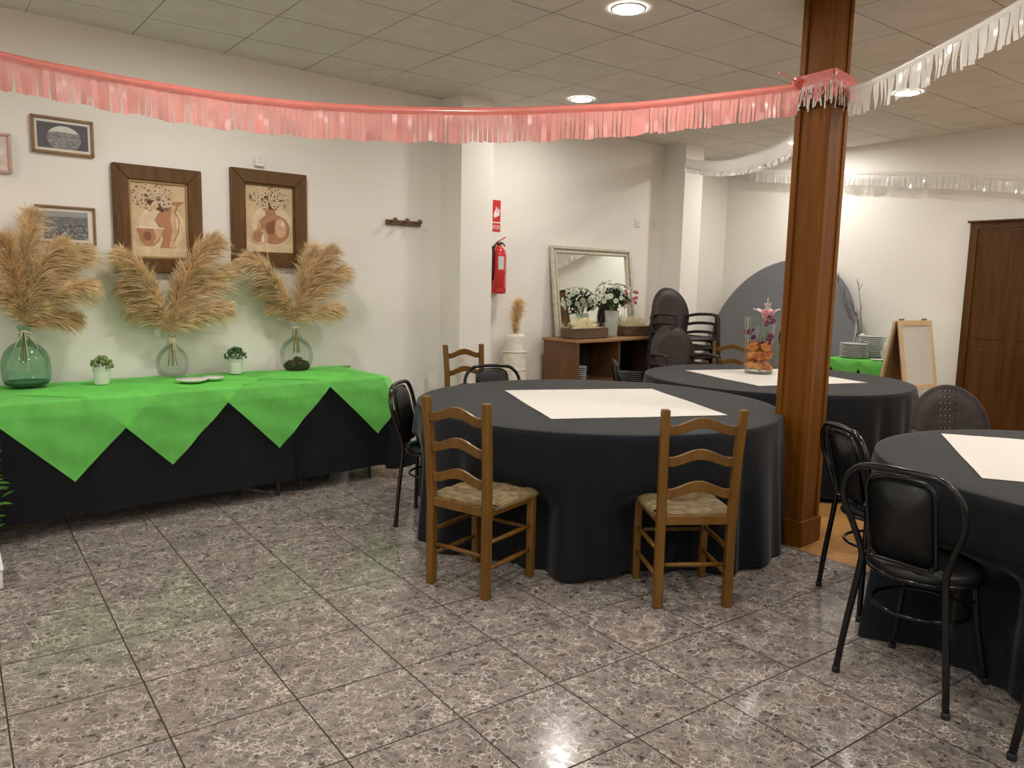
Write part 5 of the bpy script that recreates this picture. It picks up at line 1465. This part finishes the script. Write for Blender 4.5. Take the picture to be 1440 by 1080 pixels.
# ================================================================== left edge of the photo
t = thing('foliage_plant', 'green leafy artificial plant in a black pot at the left photo edge', 'potted plant', (0.035, 4.78, 0))
b = MB(); b.lathe([(0, 0), (.085, 0), (.105, .16), (.110, .17), (.100, .17), (.09, .12), (0, .12)], n=24, cap0=False, cap1=False); b.build('pot', M_['rubber'], t)
rnd = random.Random(15); b = MB()
b.tube([(0, 0, .1), (.01, 0, .35), (0, .01, .56)], .008, 8); b.build('stem', M_['twig'], t)
b = MB()
for k in range(170):
    z = rnd.uniform(.13, .60); a = rnd.uniform(0, 2*PI); R = .165*(1-.35*abs(z-.33)/.3)*rnd.uniform(.55, 1.05)
    c = Vector((R*cos(a), R*sin(a), z)); d = Vector((cos(a), sin(a), rnd.uniform(-.5, .6))).normalized(); s = d.cross(Vector((0, 0, 1))).normalized(); n_ = s.cross(d)
    ln = rnd.uniform(.030, .048)
    ids = [b.vert(c-d*ln*.6)] + [b.vert(c+d*ln*q+s*ln*w_+n_*ln*.15*abs(w_)) for q, w_ in ((-.1, .5), (.5, .42), (1, 0), (.5, -.42), (-.1, -.5))]
    b.face(ids)
b.build('foliage', M_['leafb'], t)
t = thing('white_box', 'white box on the floor cut off by the left photo edge', 'box', (-.085, 4.36, 0), .0)
b = MB(); b.box((0, 0, .045), (.44, .30, .088)); b.build('box', M_['whitebox'], t, bevel=.006)
b = MB(); b.box((0, 0, .095), (.45, .31, .012)); b.build('lid', M_['whitebox'], t, bevel=.003)

# ================================================================== paper and plastic garlands
def polyline(pts, step):
    out = []; d = 0; P = catmull(pts, 24); acc = [0]
    for a_, c_ in zip(P, P[1:]): acc.append(acc[-1]+(c_-a_).length)
    n = int(acc[-1]/step); k = 0
    for i in range(n+1):
        s = i*step
        while k < len(acc)-2 and acc[k+1] < s: k += 1
        u = (s-acc[k])/max(1e-9, acc[k+1]-acc[k]); out.append(P[k]*(1-u)+P[k+1]*u)
    return out
def garland(name, label, pts, band, drop, mf_, mb_, seed, step=.0245, gap=.16, sway=.012):
    rnd = random.Random(seed)
    t = thing(name, label, 'garland', (0, 0, 0), 0, 'fringed garlands across the room')
    o0 = Vector(pts[len(pts)//2]); t.location = o0
    L = [p-o0 for p in polyline(pts, step)]
    n = len(L); b = MB(); f = MB()
    prev = None
    tw = [rnd.uniform(0, 6) for _ in range(3)]
    drops = []
    for i, p in enumerate(L):
        q = L[min(i+1, n-1)]-L[max(i-1, 0)]; q.z = 0; q.normalize(); nn = Vector((-q.y, q.x, 0))
        wob = sin(i*.11+tw[0])*.6+sin(i*.043+tw[1])
        r_ = []
        for k, (dz_, dn) in enumerate(((0, .006), (.0, -.006), (-band*.35, -.011), (-band*.7, -.004), (-band, .0))):
            r_.append(b.vert(p+Vector((0, 0, dz_+.002*wob))+nn*(dn+.004*wob)))
        if prev:
            for k in range(4): b.face((prev[k], r_[k], r_[k+1], prev[k+1]), True)
        prev = r_
    merged = 0
    for i in range(n-1):
        a0, a1 = L[i], L[i+1]
        q = (a1-a0); q.z = 0; q.normalize(); nn = Vector((-q.y, q.x, 0))
        g = gap if merged <= 0 else 0.02
        merged = merged-1 if merged > 0 else (rnd.randint(1, 4) if rnd.random() < .12 else 0)
        if rnd.random() < .05: g = .45
        dr_ = drop*(1+.03*sin(i*.7)+rnd.uniform(-.025, .025)); sw = rnd.uniform(-sway, sway)*.8; tw_ = rnd.uniform(-.010, .010)
        pr_ = None
        for k in range(5):
            u = k/4; z = -band*.8-dr_*u
            gg = g*(.25+.75*min(1, u*1.6))
            off = nn*(sw*u*u+.004*sin(i*.5+u*5)+.003*(i % 2))+q*(sw*.35*u*u)
            c0 = a0*(1-gg/2)+a1*gg/2+Vector((0, 0, z))+off+nn*tw_*u; c1 = a1*(1-gg/2)+a0*gg/2+Vector((0, 0, z))+off-nn*tw_*u
            i0, i1 = f.vert(c0), f.vert(c1)
            if pr_: f.face((pr_[0], pr_[1], i1, i0), True)
            pr_ = (i0, i1)
    b.build('top_band', mb_, t)
    o = f.build('fringe', mf_, t); o['kind'] = 'stuff'
    return t
def on_plane(x, y, a, c):
    """photograph point on the upright plane through plan points a and c"""
    nrm = Vector((c[1]-a[1], -(c[0]-a[0]), 0)); d = ray(x, y); k = nrm.dot(Vector((a[0], a[1], 0)))/nrm.dot(d)
    return Vector((d.x*k, d.y*k, CAMH+d.z*k))
PA, PB = (3.83, 2.53), (.2, 4.2)
pp = [on_plane(x, y, PA, PB) for x, y in ((1124, 117), (1060, 125), (1000, 132), (900, 143), (800, 149), (700, 152.5), (600, 151), (500, 147), (400, 140), (300, 128), (200, 111), (100, 92), (0, 71))]
dz1 = pp[-1]-pp[-2]; dz0 = pp[-2]-pp[-3]
e = pp[-1]
for k in range(1, 5):
    e = Vector((pp[-1].x-.5, pp[-1].y+.5*(PB[1]-PA[1])/(PA[0]-PB[0]), pp[-1].z+.085+.016*k)); pp.append(e)
pp.append(Vector((-2.35, wally(-2.35)-.06, 3.0)))
pk = garland('fringe_garland', 'pink fringed plastic garland sagging from the pillar across to the left', pp, .035, .135, M_['pink'], M_['pinkband'], 1)
# knotted around the pillar
def wrap(t, z0, z1, hw_, drop, mb_, mf_, seed):
    rnd = random.Random(seed); o0 = t.location; per = []
    for k, (sx, sy) in enumerate(((-1, 1), (-1, -1), (1, -1), (1, 1))):
        nx_, ny_ = ((-1, -1), (1, -1), (1, 1), (-1, 1))[k]
        for q in range(10):
            u = q/10; per.append(Vector((hw_*(sx*(1-u)+nx_*u), hw_*(sy*(1-u)+ny_*u), 0)))
    n = len(per); b = MB(); f = MB(); R3 = Matrix.Rotation(WANG, 3, 'Z'); rows = []
    def off(i): return .030*(1-abs(i/n*2-.55)*1.0)
    for u in (0, .35, .7, 1):
        rows.append([b.vert(pc-o0+R3 @ (p*(1+.03*sin(u*PI)+.012*sin(i*2.1)))+Vector((0, 0, z1+off(i)-(z1-z0)*u+.006*sin(i*1.3)*u))) for i, p in enumerate(per)])
    for A, B in zip(rows, rows[1:]):
        for i in range(n): b.face((A[i], A[(i+1) % n], B[(i+1) % n], B[i]), True)
    for i in range(n):
        p, q = per[i], per[(i+1) % n]
        for h_ in range(2):
            if rnd.random() < .28: continue
            a0 = p*(1-h_*.5)+q*(h_*.5); a1 = a0+(q-p)*.36; dd = drop*rnd.uniform(.7, 1.1); out_ = 1.05; pr_ = None
            for k in range(4):
                u = k/3; sh = (q-p).normalized()*(rnd.uniform(-.006, .006)*u)
                kk = 1.0+.10*min(1, u*2)
                c0 = pc-o0+R3 @ (a0*kk+sh)+Vector((0, 0, z0+off(i)+.012-dd*u)); c1 = pc-o0+R3 @ (a1*kk+sh)+Vector((0, 0, z0+off(i)+.012-dd*u))
                i0, i1 = f.vert(c0), f.vert(c1)
                if pr_: f.face((pr_[0], pr_[1], i1, i0), True)
                pr_ = (i0, i1)
    b.build('pillar_wrap', mb_, t); o = f.build('wrap_fringe', mf_, t); o['kind'] = 'stuff'
wrap(pk, 2.555, 2.615, .120, .10, M_['pinkband'], M_['pink'], 3)
kb = MB(); kc = pp[0]-pk.location
for k in range(7):
    a = k*.9; kb.tube(catmull([kc+Vector((0, 0, -.01)), kc+Vector((-.04*cos(a), .03*sin(a), .015*sin(2*a))), kc+Vector((.03*cos(a+1), -.02*sin(a), -.03*cos(a)))], 5), .010, 6, flat=.35)
kb.tube(catmull([kc, kc+Vector((-.05, .03, .03)), kc+Vector((-.11, .05, .045))], 5), .006, 6, flat=.4)
kb.build('knot', M_['pinkband'], pk)
# white garlands
PA, PB = (4.03, 2.46), (3.72, 1.52)
wp = [on_plane(x, y, PA, PB) for x, y in ((1196, 121), (1215, 116), (1260, 96), (1320, 64), (1380, 31), (1440, -4))]
d_ = wp[-1]-wp[-3]
dl_ = wp[-1]-wp[-2]
for k in range(1, 9):
    q_ = wp[-1]+dl_*.6+Vector((0, 0, .006*k))
    if q_.z > CEIL-.012: break
    wp.append(q_)
g = garland('fringe_garland', 'white fringed garland rising from the pillar to the upper right corner', wp, .03, .135, M_['wfilm'], M_['wband'], 2)
wrap(g, 2.535, 2.56, .1185, .125, M_['wband'], M_['wfilm'], 5)
PA, PB = (4.12, 2.74), (6.66, 6.02)
wp = [on_plane(x, y, PA, PB) for x, y in ((1146, 160), (1118, 187), (1090, 204), (1060, 216), (1030, 223), (1000, 226), (970, 224), (950, 219), (940, 214))]
garland('fringe_garland', 'plain white garland swooping from behind the pillar to the corner column', wp, .105, .055, M_['wfilm'], M_['wband'], 4, gap=.1)
wp = [atX(x, y, 8.10) for x, y in ((1052, 237), (1110, 239), (1180, 240), (1260, 241.5), (1340, 244), (1440, 248))]
d_ = wp[-1]-wp[-2]; wp += [wp[-1]+d_, wp[-1]+d_*2+Vector((0, 0, .05))]
garland('fringe_garland', 'white fringed garland hanging along the far right wall', wp, .045, .115, M_['wfilm'], M_['wband'], 6, step=.028)
